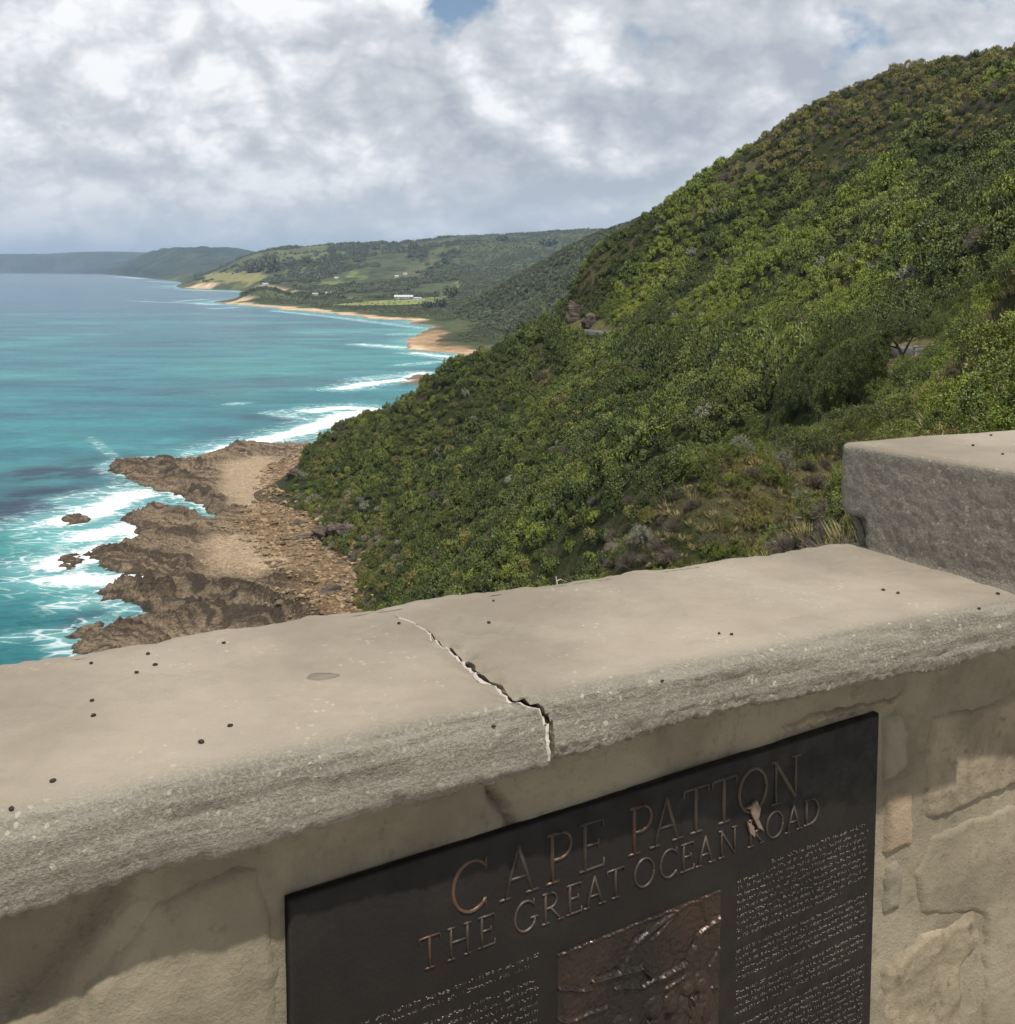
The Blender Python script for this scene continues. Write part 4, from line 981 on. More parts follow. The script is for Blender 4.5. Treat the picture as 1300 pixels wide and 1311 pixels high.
RA = face_hit(941, 1122, S_PL); RB = face_hit(1110, 1052, S_PL)
fine_text(RA[0] + 0.004, RB[0], RA[1] - 0.002, PZ0 + 0.02, 0.0098, 0.0062, 5, 0.06, (10, 16, 21))
LB = face_hit(686, 1222, S_PL); LA = face_hit(462, 1300, S_PL)
fine_text(LA[0], LB[0], LB[1] - 0.004, PZ0 + 0.02, 0.0100, 0.0064, 8, 0.0, (2,))
# cast relief panel: hillside, sea and a line of workers as low forms
def relief():
    u0, z1 = face_hit(713, 1222, S_PL); u1, z1b = face_hit(923, 1136, S_PL); z1 = (z1 + z1b) / 2; z0 = z1 - 0.24
    us = np.arange(u0, u1, 0.0011); zs = np.arange(z0, z1, 0.0011); U, Z = np.meshgrid(us, zs)
    x = (U - u0) / (u1 - u0); y = (z1 - Z) / (u1 - u0)      # y down, same unit
    h = np.zeros_like(x)
    def ridge(pts, w, k, side=0.0):
        nonlocal h
        d = seg_dist(x + fbm(x * 9, y * 9, 2, 251) * 0.008, y + fbm(x * 9 + 5, y * 9, 2, 252) * 0.008, pts); h = np.maximum(h, k * np.exp(-(d / w) ** 2))
    for pts, w, k in (([(0.2, 0.20), (0.33, 0.22), (0.5, 0.24), (0.55, 0.30)], 0.014, 1.0), ([(0.33, 0.28), (0.5, 0.34), (0.58, 0.32)], 0.012, 0.9), ([(0.36, 0.22), (0.45, 0.10), (0.75, -0.0)], 0.018, 0.8),
                      ([(0.55, 0.12), (0.72, 0.02)], 0.012, 0.6), ([(0.58, 0.33), (0.78, 0.32), (0.86, 0.18), (1.0, 0.14)], 0.016, 1.1), ([(0.64, 0.40), (0.75, 0.38)], 0.01, 0.7), ([(0.92, 0.38), (1.0, 0.30)], 0.012, 0.8),
                      ([(0.0, 0.17), (0.1, 0.21), (0.2, 0.24)], 0.012, 0.8), ([(0.0, 0.32), (0.1, 0.36), (0.28, 0.36)], 0.012, 0.7), ([(0.0, 0.42), (0.1, 0.44), (0.3, 0.48)], 0.012, 0.7), ([(0.3, 0.62), (0.4, 0.5)], 0.012, 0.9),
                      ([(0.0, 0.52), (0.08, 0.50)], 0.012, 0.7), ([(0.1, 0.62), (0.3, 0.68)], 0.014, 0.7), ([(0.94, 0.5), (1.0, 0.52)], 0.012, 0.8), ([(0.86, 0.02), (0.93, 0.2)], 0.012, 0.5)):
        ridge(pts, w * 0.62, k * 1.15)
    def ball(cx, cy, r, k):
        nonlocal h
        d = np.hypot(x - cx, y - cy) / r; h = np.maximum(h, k * np.sqrt(np.clip(1 - d * d, 0, 1)))
    def limb(a, b, w, k):
        nonlocal h
        d = seg_dist(x, y, [a, b]) / w; h = np.maximum(h, k * np.sqrt(np.clip(1 - d * d, 0, 1)))
    rr = random.Random(4)
    for (cx, cy, lean) in ((0.36, 0.50, 0.5), (0.44, 0.54, 0.4), (0.57, 0.48, -0.2), (0.68, 0.50, -0.5), (0.78, 0.44, 0.4), (0.87, 0.46, -0.3), (0.84, 0.58, 0.5), (0.62, 0.68, 0.3), (0.22, 0.66, 0.5), (0.47, 0.75, -0.4), (0.75, 0.72, 0.2), (0.34, 0.82, 0.3), (0.9, 0.75, -0.2), (0.6, 0.9, 0.4), (0.15, 0.9, 0.3)):
        ball(cx, cy, 0.045, 1.7)                                                # hat and head
        ball(cx, cy - 0.012, 0.06, 0.9)
        sh = (cx - lean * 0.10, cy + 0.08); hip = (cx - lean * 0.22, cy + 0.2)
        limb(sh, hip, 0.055, 1.25); limb(sh, (cx + lean * 0.12, cy + 0.17), 0.022, 1.5); limb((cx + lean * 0.12, cy + 0.17), (cx - lean * 0.02, cy + 0.23), 0.02, 1.4)
        limb(hip, (hip[0] + 0.04, hip[1] + 0.16), 0.034, 1.1); limb(hip, (hip[0] - 0.05, hip[1] + 0.15), 0.034, 1.0)
        limb((cx + lean * 0.2, cy + 0.05), (cx - lean * 0.1, cy + 0.30), 0.009, 1.6)         # tool handle
    h = h * 0.9 + 0.16 * fbm(x * 12, y * 12, 4, 255) + 0.20 * fbm(x * 38, y * 38, 4, 256, 0.65)
    edge = np.minimum(np.minimum(x, 1 - x), y); h = h * sstep(0, 0.012, edge) + sstep(0.02, 0.008, y) * (0.45 + 0.35 * fbm(x * 13, x * 0, 5, 257, 0.7)) 
    S = S_PL - 0.0015 - 0.0050 * h
    S[:, 0] = S[:, -1] = S_PL + 0.001; S[-1] = S_PL + 0.001
    plink("relief_panel", U, S, Z, grid_faces(len(zs), len(us)), MT['relief'], True, label="cast relief panel of a steep coast and workers")
relief()
def scrape():
    V, F = [], []
    for poly in ([(962, 1034), (970, 1025), (975, 1036), (972, 1050), (979, 1064), (972, 1060), (967, 1050), (963, 1042)], [(958, 1052), (966, 1058), (968, 1072), (962, 1068)], [(955, 1036), (968, 1030), (966, 1036)]):
        o = len(V); q = [face_hit(*p, S_PL - 0.0042) for p in poly]; c = np.mean(q, 0)
        V += [(c[0], S_PL - 0.0046, c[1])] + [(a, S_PL - 0.0036, b) for a, b in q] + [(a, S_PL + 0.0003, b) for a, b in q]; n = len(q)
        for i in range(n):
            j = (i + 1) % n; F += [(o, o + 1 + j, o + 1 + i, o + 1 + i), (o + 1 + i, o + 1 + j, o + 1 + n + j, o + 1 + n + i)]
    V = np.array(V); me = [tuple(dict.fromkeys(f)) for f in F]
    plink("scraped_patch", V[:, 0], V[:, 1], V[:, 2], me, MT['paint'], label="pale scraped patch across the lettering")
scrape()

# ------------------------------------------------------------------ lookout floor
fl = []
for u, s in ((-4.2, 1.02), (-4.2, -7.0), (6.5, -7.0), (4.2, 0.55), (2.6, 0.82), (1.3, 1.02)): fl.append(uv2w(np.array(u), np.array(s), np.array(68.52)))
fl = np.array(fl); n = len(fl); V = np.concatenate([fl, fl - (0, 0, 0.8)])
link("lookout_pavement", raw_mesh("lookout_pavement", V, [tuple(range(n))[::-1], tuple(range(n, 2 * n))] + [(i, (i + 1) % n, n + (i + 1) % n, n + i) for i in range(n)], MT['paving']), kind="structure")

# ------------------------------------------------------------------ pellets, seeds and chips lying on the coping
def bvh(V, nu, nv): return BVHTree.FromPolygons([Vector(v) for v in V.reshape(-1, 3)], grid_faces(nu, nv).tolist())
_b1 = bvh(V_L, *V_L.shape[:2]); _b2 = bvh(V_R, *V_R.shape[:2])
_b3 = BVHTree.FromPolygons([Vector(v) for v in V_B], [list(p.vertices) for p in BLK.data.polygons])
def coping_hit(px, py):
    d = Vector(ray(px, py)).normalized(); best = None
    for b in (_b1, _b2, _b3):
        h = b.ray_cast(Vector((0, 0, EYE)), d)
        if h[0] is not None and (best is None or h[3] < best[3]): best = h
    return best
def pellet_mesh(seed):
    r = random.Random(seed); bm = bmesh.new(); bmesh.ops.create_icosphere(bm, subdivisions=2, radius=1)
    for v in bm.verts:
        v.co *= 1 + 0.28 * mnoise.noise(v.co * 1.7 + Vector((seed, 0, 0))); v.co.x *= 1.35; v.co.z *= 0.72
    me = bpy.data.meshes.new("dark_pellet"); bm.to_mesh(me); bm.free(); me.materials.append(MT['pellet']); return me
PM = [pellet_mesh(k) for k in range(4)]
PEL = [(15, 1037, 1.1, "dark pellet at the far left front of the coping"), (68, 1001, 1.1, "dark pellet near the left front edge of the coping"), (120, 917, 1.0, "lower of the two dark pellets one above the other on the left coping"),
       (118, 898, .9, "upper of the two dark pellets one above the other on the left coping"), (175, 862, .9, "nearest dark pellet of the small cluster by the coping's back edge above the sea"),
       (117, 850, .9, "leftmost dark pellet of the cluster by the coping's back edge above the sea"), (199, 852, 1.0, "rightmost dark pellet of the cluster by the back edge, above the sea"), (190, 838, .9, "dark pellet of the cluster closest to the back edge of the coping"),
       (287, 824, .9, "dark pellet alone by the back edge below the shore rocks"), (258, 951, 1.3, "larger dark pellet in the middle of the left coping slab"), (295, 930, 1.0, "dark pellet just behind the larger one in the middle of the left slab"),
       (511, 799, .9, "dark pellet beside the thin back end of the crack"), (626, 798, .9, "dark pellet right of the crack on the coping"), (632, 770, .7, "small dark pellet by the back edge right of the crack"),
       (848, 873, .9, "dark pellet near the front edge right of the crack"), (921, 812, .8, "left one of a close pair of dark pellets on the right slab"), (937, 813, .9, "right one of a close pair of dark pellets on the right slab"),
       (1131, 756, .9, "left one of two dark pellets in front of the raised block"), (1150, 760, .9, "right one of two dark pellets in front of the raised block"), (1278, 761, 1.0, "dark pellet at the right edge in front of the block"),
       (1254, 780, .8, "dark pellet near the right front arris of the coping"), (632, 931, .9, "dark pellet on the arris just left of the crack"), (1269, 558, .8, "dark pellet furthest back on top of the raised block"),
       (1246, 571, .9, "dark pellet in the middle of the block top"), (1284, 582, .8, "dark pellet near the front edge of the block top"), (888, 719, .7, "dark pellet on the back edge below the near spur")]
for i, (px, py, sc, lab) in enumerate(PEL):
    h = coping_hit(px, py)
    if h is None: continue
    o = link("dark_pellet", PM[i % 4]); o.location = h[0] + Vector((0, 0, 0.0014)); s = 0.0020 * sc * (0.75 + 0.25 * h[3]); o.scale = (s, s, s); o.rotation_euler = (0, 0, random.uniform(0, 6.3))
    tag(o, lab, "pellet", "dark pellets scattered on the wall top")
def flat_chip(px, py, rx, ry, name, lab, cat, mat, seed):
    h = coping_hit(px, py); r = random.Random(seed); n = 14; V = [(0, 0, 0.0016)]
    for k in range(n):
        a = 6.283 * k / n; q = 1 + 0.25 * math.sin(3 * a + seed) * r.random(); V.append((rx * q * math.cos(a), ry * q * math.sin(a), 0.0012))
    V += [(x * 1.12, y * 1.12, -0.0016) for x, y, z in V[1:]]
    F = [(0, 1 + i, 1 + (i + 1) % n) for i in range(n)] + [(1 + i, 1 + n + i, 1 + n + (i + 1) % n, 1 + (i + 1) % n) for i in range(n)]
    o = link(name, raw_mesh(name, V, F, mat, True)); o.location = h[0] + Vector((0, 0, 0.0008)); o.rotation_euler = (0, 0, 0.25); tag(o, lab, cat)
flat_chip(411, 867, 0.016, 0.008, "grey_flake", "flat grey flake lying on the middle of the left coping slab", "flake", mat_flat("grey_flake", (0.17, 0.145, 0.115), 0.9, 0.15, 60), 2)
# ================================================================== plants
def leaf_quads(C, Nrm, L, Wd, r, lie=0.0):
    """one rhombus per leaf. lie 0: the leaf points along Nrm; lie 1: it spreads across the surface whose normal is Nrm"""
    n = len(C)
    t = r.normal(size=(n, 3)); t -= (t * Nrm).sum(1)[:, None] * Nrm; t /= np.linalg.norm(t, axis=1)[:, None] + 1e-9
    ax = Nrm * (1 - lie) + t * lie; ax /= np.linalg.norm(ax, axis=1)[:, None]
    sd_ = np.cross(Nrm, t)
    a = C; b = C + ax * (L * 0.5)[:, None] + sd_ * (Wd * 0.5)[:, None]; c = C + ax * L[:, None]; d = C + ax * (L * 0.5)[:, None] - sd_ * (Wd * 0.5)[:, None]
    V = np.stack([a, b, c, d], 1).reshape(-1, 3)
    return V, np.arange(4 * n).reshape(n, 4)
def shrub_mesh(name, mat, seed, nclump, nleaf, leaf, flat=0.75, lumps=7, splay=0.45, lie=0.62, spread=0.25):
    """crown of unit radius: lumpy dome of leaf rosettes with gaps between them"""
    r = np.random.default_rng(seed)
    lc = r.normal(size=(lumps, 3)); lc[:, 2] = np.abs(lc[:, 2]) * 0.8; lc /= np.linalg.norm(lc, axis=1)[:, None]
    lc = lc * (0.55, 0.55, 0.50); lr = r.uniform(0.32, 0.55, lumps)
    C, N = [], []
    k = 0
    while k < nclump:
        i = r.integers(lumps); d = r.normal(size=3); d /= np.linalg.norm(d)
        if d[2] < -0.35: continue
        p = lc[i] + d * lr[i] * r.uniform(0.78, 1.06)
        if p[2] < -0.12: continue
        j = np.linalg.norm(lc - p, axis=1) < lr * 0.72
        if j.any(): continue
        C.append(p); N.append(d); k += 1
    C = np.array(C); N = np.array(N); N[:, 2] += 0.45; N /= np.linalg.norm(N, axis=1)[:, None]
    ct = r.random(nclump)
    Cl = np.repeat(C, nleaf, 0); Nl = np.repeat(N, nleaf, 0) + r.normal(size=(nclump * nleaf, 3)) * splay; Nl /= np.linalg.norm(Nl, axis=1)[:, None]
    Cl = Cl + r.normal(size=Cl.shape) * spread * leaf
    L = leaf * r.uniform(0.75, 1.3, len(Cl))
    V, F = leaf_quads(Cl, Nl, L, L * 0.52, r, lie)
    V[:, 2] *= flat / 0.75
    tone = np.clip(np.repeat(ct, nleaf) * 0.62 + r.random(len(Cl)) * 0.38, 0, 1)
    return raw_mesh(name, V, F, mat, False, {'tone': np.repeat(tone, 4)})
def twig_mesh(name, mat, seed, n=70, up=0.8, leafy=None):
    r = np.random.default_rng(seed); V, F = [], []
    def prism(a, b, w0, w1):
        d = b - a; x = np.cross(d, (0.3, 0.7, 0.2)); x /= np.linalg.norm(x) + 1e-9; y = np.cross(d, x); y /= np.linalg.norm(y) + 1e-9
        o = len(V)
        for p, w in ((a, w0), (b, w1)):
            for q in range(3): V.append(p + w * (x * math.cos(q * 2.094) + y * math.sin(q * 2.094)))
        for q in range(3): F.append((o + q, o + (q + 1) % 3, o + 3 + (q + 1) % 3, o + 3 + q))
    for i in range(n):
        d = r.normal(size=3); d[2] = abs(d[2]) * up + 0.25; d /= np.linalg.norm(d); b = d * r.uniform(0.45, 0.8); a = r.normal(size=3) * 0.05; a[2] = -0.1
        prism(a, b, 0.022, 0.013)
        for j in range(5):
            e = d + r.normal(size=3) * 0.55; e /= np.linalg.norm(e); s = a + (b - a) * r.uniform(0.5, 1.0); t = s + e * r.uniform(0.15, 0.4); prism(s, t, 0.011, 0.004)
            for q in range(2):
                e2 = e + r.normal(size=3) * 0.7; e2 /= np.linalg.norm(e2); prism(s + (t - s) * r.uniform(0.4, 1), t + e2 * r.uniform(0.06, 0.18), 0.006, 0.003)
    return raw_mesh(name, V, np.array(F), mat, False, {'tone': r.random(len(V))})
def grass_mesh(name, mat, seed, n=90):
    r = np.random.default_rng(seed)
    a = r.uniform(0, 6.283, n); rad = 0.5 * np.sqrt(r.random(n)); C = np.c_[rad * np.cos(a), rad * np.sin(a), np.full(n, -0.08)]
    N = np.c_[np.cos(a) * 0.6, np.sin(a) * 0.6, np.ones(n)] + r.normal(size=(n, 3)) * 0.35; N /= np.linalg.norm(N, axis=1)[:, None]
    L = r.uniform(0.55, 1.1, n); V, F = leaf_quads(C, N, L, L * 0.085, r)
    return raw_mesh(name, V, F, mat, False, {'tone': np.repeat(r.random(n), 4)})
def rock_mesh(name, mat, seed, sub=2, rough=0.35, sq=(1, 1, 0.7)):
    bm = bmesh.new(); bmesh.ops.create_icosphere(bm, subdivisions=sub, radius=1); o = Vector((seed * 3.7, seed * 1.3, 0))
    for v in bm.verts:
        c = v.co.copy(); k = 1 + rough * mnoise.fractal(c * 1.1 + o, 1.0, 2.0, 4)
        m = max(abs(c.x), abs(c.y), abs(c.z)); k *= 0.75 + 0.25 / m
        v.co = Vector((c.x * k * sq[0], c.y * k * sq[1], c.z * k * sq[2]))
    me = bpy.data.meshes.new(name); bm.to_mesh(me); bm.free(); me.materials.append(mat); return me
def stem_mesh(name, seed):
    r = np.random.default_rng(seed); V, F = [], []
    for i in range(6):
        a = 6.283 * i / 6 + r.random(); p0 = np.array((0, 0, -0.35)); p1 = np.array((math.cos(a) * 0.45, math.sin(a) * 0.45, r.uniform(0.3, 0.55))); pm = (p0 + p1) / 2 + (0, 0, -0.1)
        o = len(V)
        for p, w in ((p0, 0.05), (pm, 0.035), (p1, 0.012)):
            for q in range(5): V.append(p + w * np.array((math.cos(q * 1.2566), math.sin(q * 1.2566), 0)))
        for k in range(2):
            for q in range(5): F.append((o + k * 5 + q, o + k * 5 + (q + 1) % 5, o + k * 5 + 5 + (q + 1) % 5, o + k * 5 + 5 + q))
    return raw_mesh(name, V, np.array(F), MT['bark'])

# kinds: far crowns are lighter meshes, near crowns carry more and finer leaves
KIN = ['dark', 'mid', 'bright', 'grey', 'yellow', 'twig']
MESH = {}
for kd, mt in (('dark', 'leaf_dark'), ('mid', 'leaf_mid'), ('bright', 'leaf_bright'), ('grey', 'leaf_grey'), ('yellow', 'leaf_yellow')):
    sp = {'grey': 0.9, 'yellow': 0.9}.get(kd, 1.0)
    MESH[kd, 'far'] = [shrub_mesh("shrub_foliage", MT[mt], 40 + 7 * i + len(kd), 110, 10, 0.17 * sp, 0.75 + 0.12 * i, 6 + i, splay=0.4, lie=0.66, spread=0.35) for i in range(3)]
    MESH[kd, 'near'] = [shrub_mesh("shrub_foliage", MT[mt], 140 + 7 * i + len(kd), 240, 34, 0.050 * sp, 0.78 + 0.1 * i, 10 + i, splay=0.6, lie=0.5, spread=0.85) for i in range(3)]
MESH['twig', 'far'] = MESH['twig', 'near'] = [twig_mesh("bare_twigs", MT['twig'], 60 + i) for i in range(2)]
STEM = [stem_mesh("shrub_stem", 5), stem_mesh("shrub_stem", 6)]
GRASS = [grass_mesh("grass_tuft", MT['straw'], 70 + i) for i in range(2)]

# ---- where the shrubs grow
gx, gy = np.meshgrid(np.arange(-62, 215, 1.9), np.arange(4, 372, 1.9))
X = (gx + rng.uniform(-0.85, 0.85, gx.shape)).ravel(); Y = (gy + rng.uniform(-0.85, 0.85, gx.shape)).ravel()
ngx, ngy = np.meshgrid(np.arange(-2, 60, 0.72), np.arange(8, 92, 0.72)); nX = (ngx + rng.uniform(-.35, .35, ngx.shape)).ravel(); nY = (ngy + rng.uniform(-.35, .35, ngx.shape)).ravel()
vgx, vgy = np.meshgrid(np.arange(8, 62, 1.15), np.arange(80, 312, 1.15)); vX = (vgx + rng.uniform(-.5, .5, vgx.shape)).ravel(); vY = (vgy + rng.uniform(-.5, .5, vgx.shape)).ravel(); vd = road_dist(vX, vY); vk = (vd > 2.9) & (vd < 8.5); vX, vY = vX[vk], vY[vk]
X = np.r_[X, vX, nX]; Y = np.r_[Y, vY, nY]; extra = np.r_[np.zeros(len(X) - len(nX), bool), np.ones(len(nX), bool)]
az = np.degrees(np.arctan2(X, Y)); R = np.hypot(X, Y)
ok = (az > -14) & (az < 30) & (R > 9)
X, Y, R, extra = X[ok], Y[ok], R[ok], extra[ok]
Z = terrain_z(X, Y); RD = road_dist(X, Y)
# offset towards the sea side is the valley side of the bench
ROADX = np.interp(Y, [p[1] for p in ROAD[::-1]], [p[0] for p in ROAD[::-1]]); sea_side = X < ROADX
ok = (Z > np.where(R > 150, 1.9, 3.2)) & (RD > 2.9) & ((Z > 38) | ~extra) & ((R < 88) | ~extra)
X, Y, Z, R, RD, extra, sea_side = [a[ok] for a in (X, Y, Z, R, RD, extra, sea_side)]
ok = visible(X, Y, Z + 2.6, 0.02); X, Y, Z, R, RD, extra, sea_side = [a[ok] for a in (X, Y, Z, R, RD, extra, sea_side)]
n = len(X)
def to_px(x, y, z):
    d = (z - EYE) / y; xx = x / y
    f = 1.0 / (CP - d * SP); yc = (d * CP + SP) / (CP - d * SP)
    return 650 + FPX * xx * f * 1.0 * (1.0), 463 - FPX * yc
PX, PY = to_px(X, Y, Z)
big = fbm(X * 0.03, Y * 0.03, 4, 401); mid_ = fbm(X * 0.09 + 7, Y * 0.09, 3, 402); u0 = rng.random(n)
kind = np.where(big + 0.55 * mid_ + (u0 - 0.5) * 0.35 > 0.08, 1, 0)
kind = np.where((big * 0.8 - mid_ * 0.6 + (u0 - 0.5) * 0.35 > 0.38), 2, kind)
rad = rng.uniform(0.8, 1.75, n) * (1 + 0.40 * np.clip(mid_, -0.6, 0.8))
rad = np.where(Z > 62 + 0, rad * 1.08, rad)
u1 = rng.random(n)
kind = np.where(u1 < 0.008, 3, kind); kind = np.where((u1 > 0.035) & (u1 < 0.06), 5, kind); kind = np.where((u1 > 0.965) & (Z < 50), 4, kind)
upper = (Z > 58) & (RD > 6) & (R > 95)
kind = np.where(upper & (kind == 1) & (big - 0.4 * mid_ + 0.5 * rng.random(n) > 0.42), 2, kind)
lower_ = (Z < 57) & (R > 95) & sea_side
kind = np.where(lower_ & (kind == 2) & (rng.random(n) < 0.8), 1, kind); kind = np.where(lower_ & (kind == 1) & (rng.random(n) < 0.40), 0, kind)
# low heathy cap of the hill
cap = (Z > 93) & (fbm(X * 0.03, Y * 0.03, 3, 405) > -0.35) & (R > 170)
kind = np.where(cap, np.where(rng.random(n) < 0.55, 4, np.where(rng.random(n) < 0.5, 5, 0)), kind); rad = np.where(cap, rad * 0.78, rad)
# toe of the slope: salt-pruned silver and yellow cushions
toe = (Z < 10) & (R > 150)
kind = np.where(toe & (rng.random(n) < 0.30), np.where(rng.random(n) < 0.45, 3, 4), kind); rad = np.where(toe, rad * 0.8, rad)
# near spur: (distance along it decides what grows)
nearz = (R < 90) & (Z > 36)
spurR = nearz & (R < 62) & (PX > 1085) & (PY < 545)
kind = np.where(spurR, np.where(rng.random(n) < 0.85, 2, 1), kind); rad = np.where(spurR, np.where(PX < 1240, rng.uniform(0.5, 0.8, n), rng.uniform(0.85, 1.35, n)), rad)
dead = nearz & (PX > 900) & (PX < 1090) & (PY > 540) & (PY < 650)
kind = np.where(dead, np.where(rng.random(n) < 0.45, 5, np.where(rng.random(n) < 0.5, 0, 1)), kind); rad = np.where(dead, rng.uniform(0.8, 1.3, n), rad)
silv = nearz & (PX > 780) & (PX < 1000) & (PY > 640) & (R < 85)
kind = np.where(silv, np.where(rng.random(n) < 0.42, 3, np.where(rng.random(n) < 0.4, 5, 0)), kind); rad = np.where(silv, rng.uniform(0.45, 0.8, n), rad)
cover = nearz & (R < 50) & (PX > 930) & (PY > 590)
kind = np.where(cover, np.where(rng.random(n) < 0.35, 4, np.where(rng.random(n) < 0.7, 2, 1)), kind); rad = np.where(cover, rng.uniform(0.35, 0.65, n), rad)
vclose = R < 26; rad = np.where(vclose, rng.uniform(0.28, 0.5, n), rad); kind = np.where(vclose, np.where(rng.random(n) < 0.55, 1, np.where(rng.random(n) < 0.6, 4, 0)), kind)
sm = extra
rad = np.where(sm, rng.uniform(0.28, 0.68, n), rad)
xr = rng.random(n); xk = np.where(fbm(X * 0.16, Y * 0.16, 3, 407) > 0.15, 5, np.where(xr < 0.34, 1, np.where(xr < 0.52, 4, np.where(xr < 0.68, 3, np.where(xr < 0.84, 0, 2))))); kind = np.where(sm, np.where(xr > 0.9, 5, xk), kind)
grassy = nearz & (np.abs(PX - 860) < 75) & (R > 55)
thin = ((PX > 1118) & (PX < 1232) & (RD < 8) & sea_side & (R < 104) & (R > 80) & (rng.random(n) < 0.9)) | (silv & (rng.random(n) < 0.40)) | (grassy & (rng.random(n) < 0.45)) | (cap & (rng.random(n) < 0.15)) | (rng.random(n) < 0.05) | (sm & (rng.random(n) < 0.04)) | (sm & spurR)
kind = np.where((R < 64) & (PX > 1110) & (PY < 640) & ((kind == 3) | (kind == 5)), 2, kind)
# the verge stays low so the rails and the road show through
vg = sea_side & (RD < 9) & (R > 100); rad = np.where(vg, rng.uniform(1.5, 2.1, n), rad); kind = np.where(vg & (kind > 2), 1, kind)
ub = ~sea_side & (RD < 8.5) & (R > 66); rad = np.where(ub, rng.uniform(0.7, 1.25, n), rad)
rad = np.where((RD < 9) & sea_side & (PX > 1120) & (PX < 1225) & (R < 125), np.minimum(rad, 0.55), rad)
keep = ~thin
X, Y, Z, R, RD, PX, PY, kind, rad, upper, vg = [a[keep] for a in (X, Y, Z, R, RD, PX, PY, kind, rad, upper, vg)]
n = len(X)
sclz = np.where(R < 70, rng.uniform(0.8, 1.1, n), rng.uniform(0.9, 1.6, n)) * np.where(vg, 1.35, 1); rot = rng.uniform(0, 6.283, n); sxy = rng.uniform(0.9, 1.2, n)
inframe = (PX > -10) & (PX < 1310) & (PY > 40) & visible(X, Y, Z + rad * 0.9, 0.0)
# points that fall behind the coping are not in view
wall_line = np.interp(PX, [0, 500, 700, 900, 1080, 1090, 1300], [855, 775, 745, 715, 700, 560, 545])
inframe &= (PY - rad / R * FPX * 0.5 < wall_line)
size = np.where(inframe, rad / R, 0)
order = np.argsort(-size)[:250]
order = order[size[order] > 0]
isthing = np.zeros(n, bool); isthing[order] = True
LOOK = {0: "dark olive", 1: "mid green", 2: "bright yellow-green", 3: "silvery grey", 4: "yellowish", 5: "bare grey twiggy"}
FORM = {0: "rounded shrub", 1: "leafy shrub", 2: "leafy shrub", 3: "cushion bush", 4: "low heath bush", 5: "shrub"}
def where_text(i):
    px, py, r = PX[i], PY[i], R[i]
    if r < 26: return "just over the wall, left of the block" if px < 1090 else "just behind the raised block"
    side = ("at the right edge" if px > 1230 else "right of centre" if px > 1085 else "in the middle" if px > 930 else "to the left")
    if px > 1085 and r < 64: return ("at the top of the sunny thicket" if py < 450 else "in the middle of the sunny thicket" if py < 500 else "low in the sunny thicket") + (", right edge" if px > 1225 else ", over the block" if px > 1150 else ", left end")
    if r < 95: return ("on the near spur by the block" if px > 1040 else "on the near spur's crest" if py < 640 else "low on the near spur") + (", right part" if px > 960 else ", middle part" if px > 880 else ", left part")
    lev = "near the skyline" if py < 160 else "halfway up the hill" if py < 290 else "low on the hill"
    if Z[i] > 58 and py < 425: return lev + " above the road, " + side
    far_ = ("by the seaward edge" if px < 560 else "left of the point" if px < 690 else "under the point" if px < 800 else "under the middle of the road" if px < 930 else "under the right part of the road" if px < 1060 else "at the right, near the tree")
    dep = "just under the road" if py < 480 else "on the upper slope" if py < 540 else "halfway down the slope" if py < 610 else "on the lower slope" if py < 680 else "just above the coping"
    return dep + ", " + far_
def size_text(i):
    return "large" if rad[i] > 1.25 else ("small" if rad[i] < 0.7 else "middle-sized")
for cnt, i in enumerate(order):
    k = KIN[kind[i]]; px_r = rad[i] / R[i] * FPX
    lab = f"{size_text(i)} {LOOK[kind[i]]} {FORM[kind[i]]} {where_text(i)}"
    grp = f"{LOOK[kind[i]]} shrubs {where_text(i)}, {size_text(i)}"
    ms = MESH[k, 'near' if R[i] < 120 else 'far']; me = ms[cnt % len(ms)]
    loc = (X[i], Y[i], Z[i] + rad[i] * 0.08); sc = (rad[i] * sxy[i], rad[i] / sxy[i], rad[i] * sclz[i])
    if px_r > 24 and k != 'twig':
        t = thing("coastal_shrub", lab, "shrub", loc, grp); t.rotation_euler = (0, 0, rot[i]); t.scale = sc
        link("foliage", me, t); link("stem", STEM[cnt % 2], t)
    else:
        o = link("coastal_shrub", me); o.location = loc; o.rotation_euler = (0, 0, rot[i]); o.scale = sc; tag(o, lab, "shrub", grp)

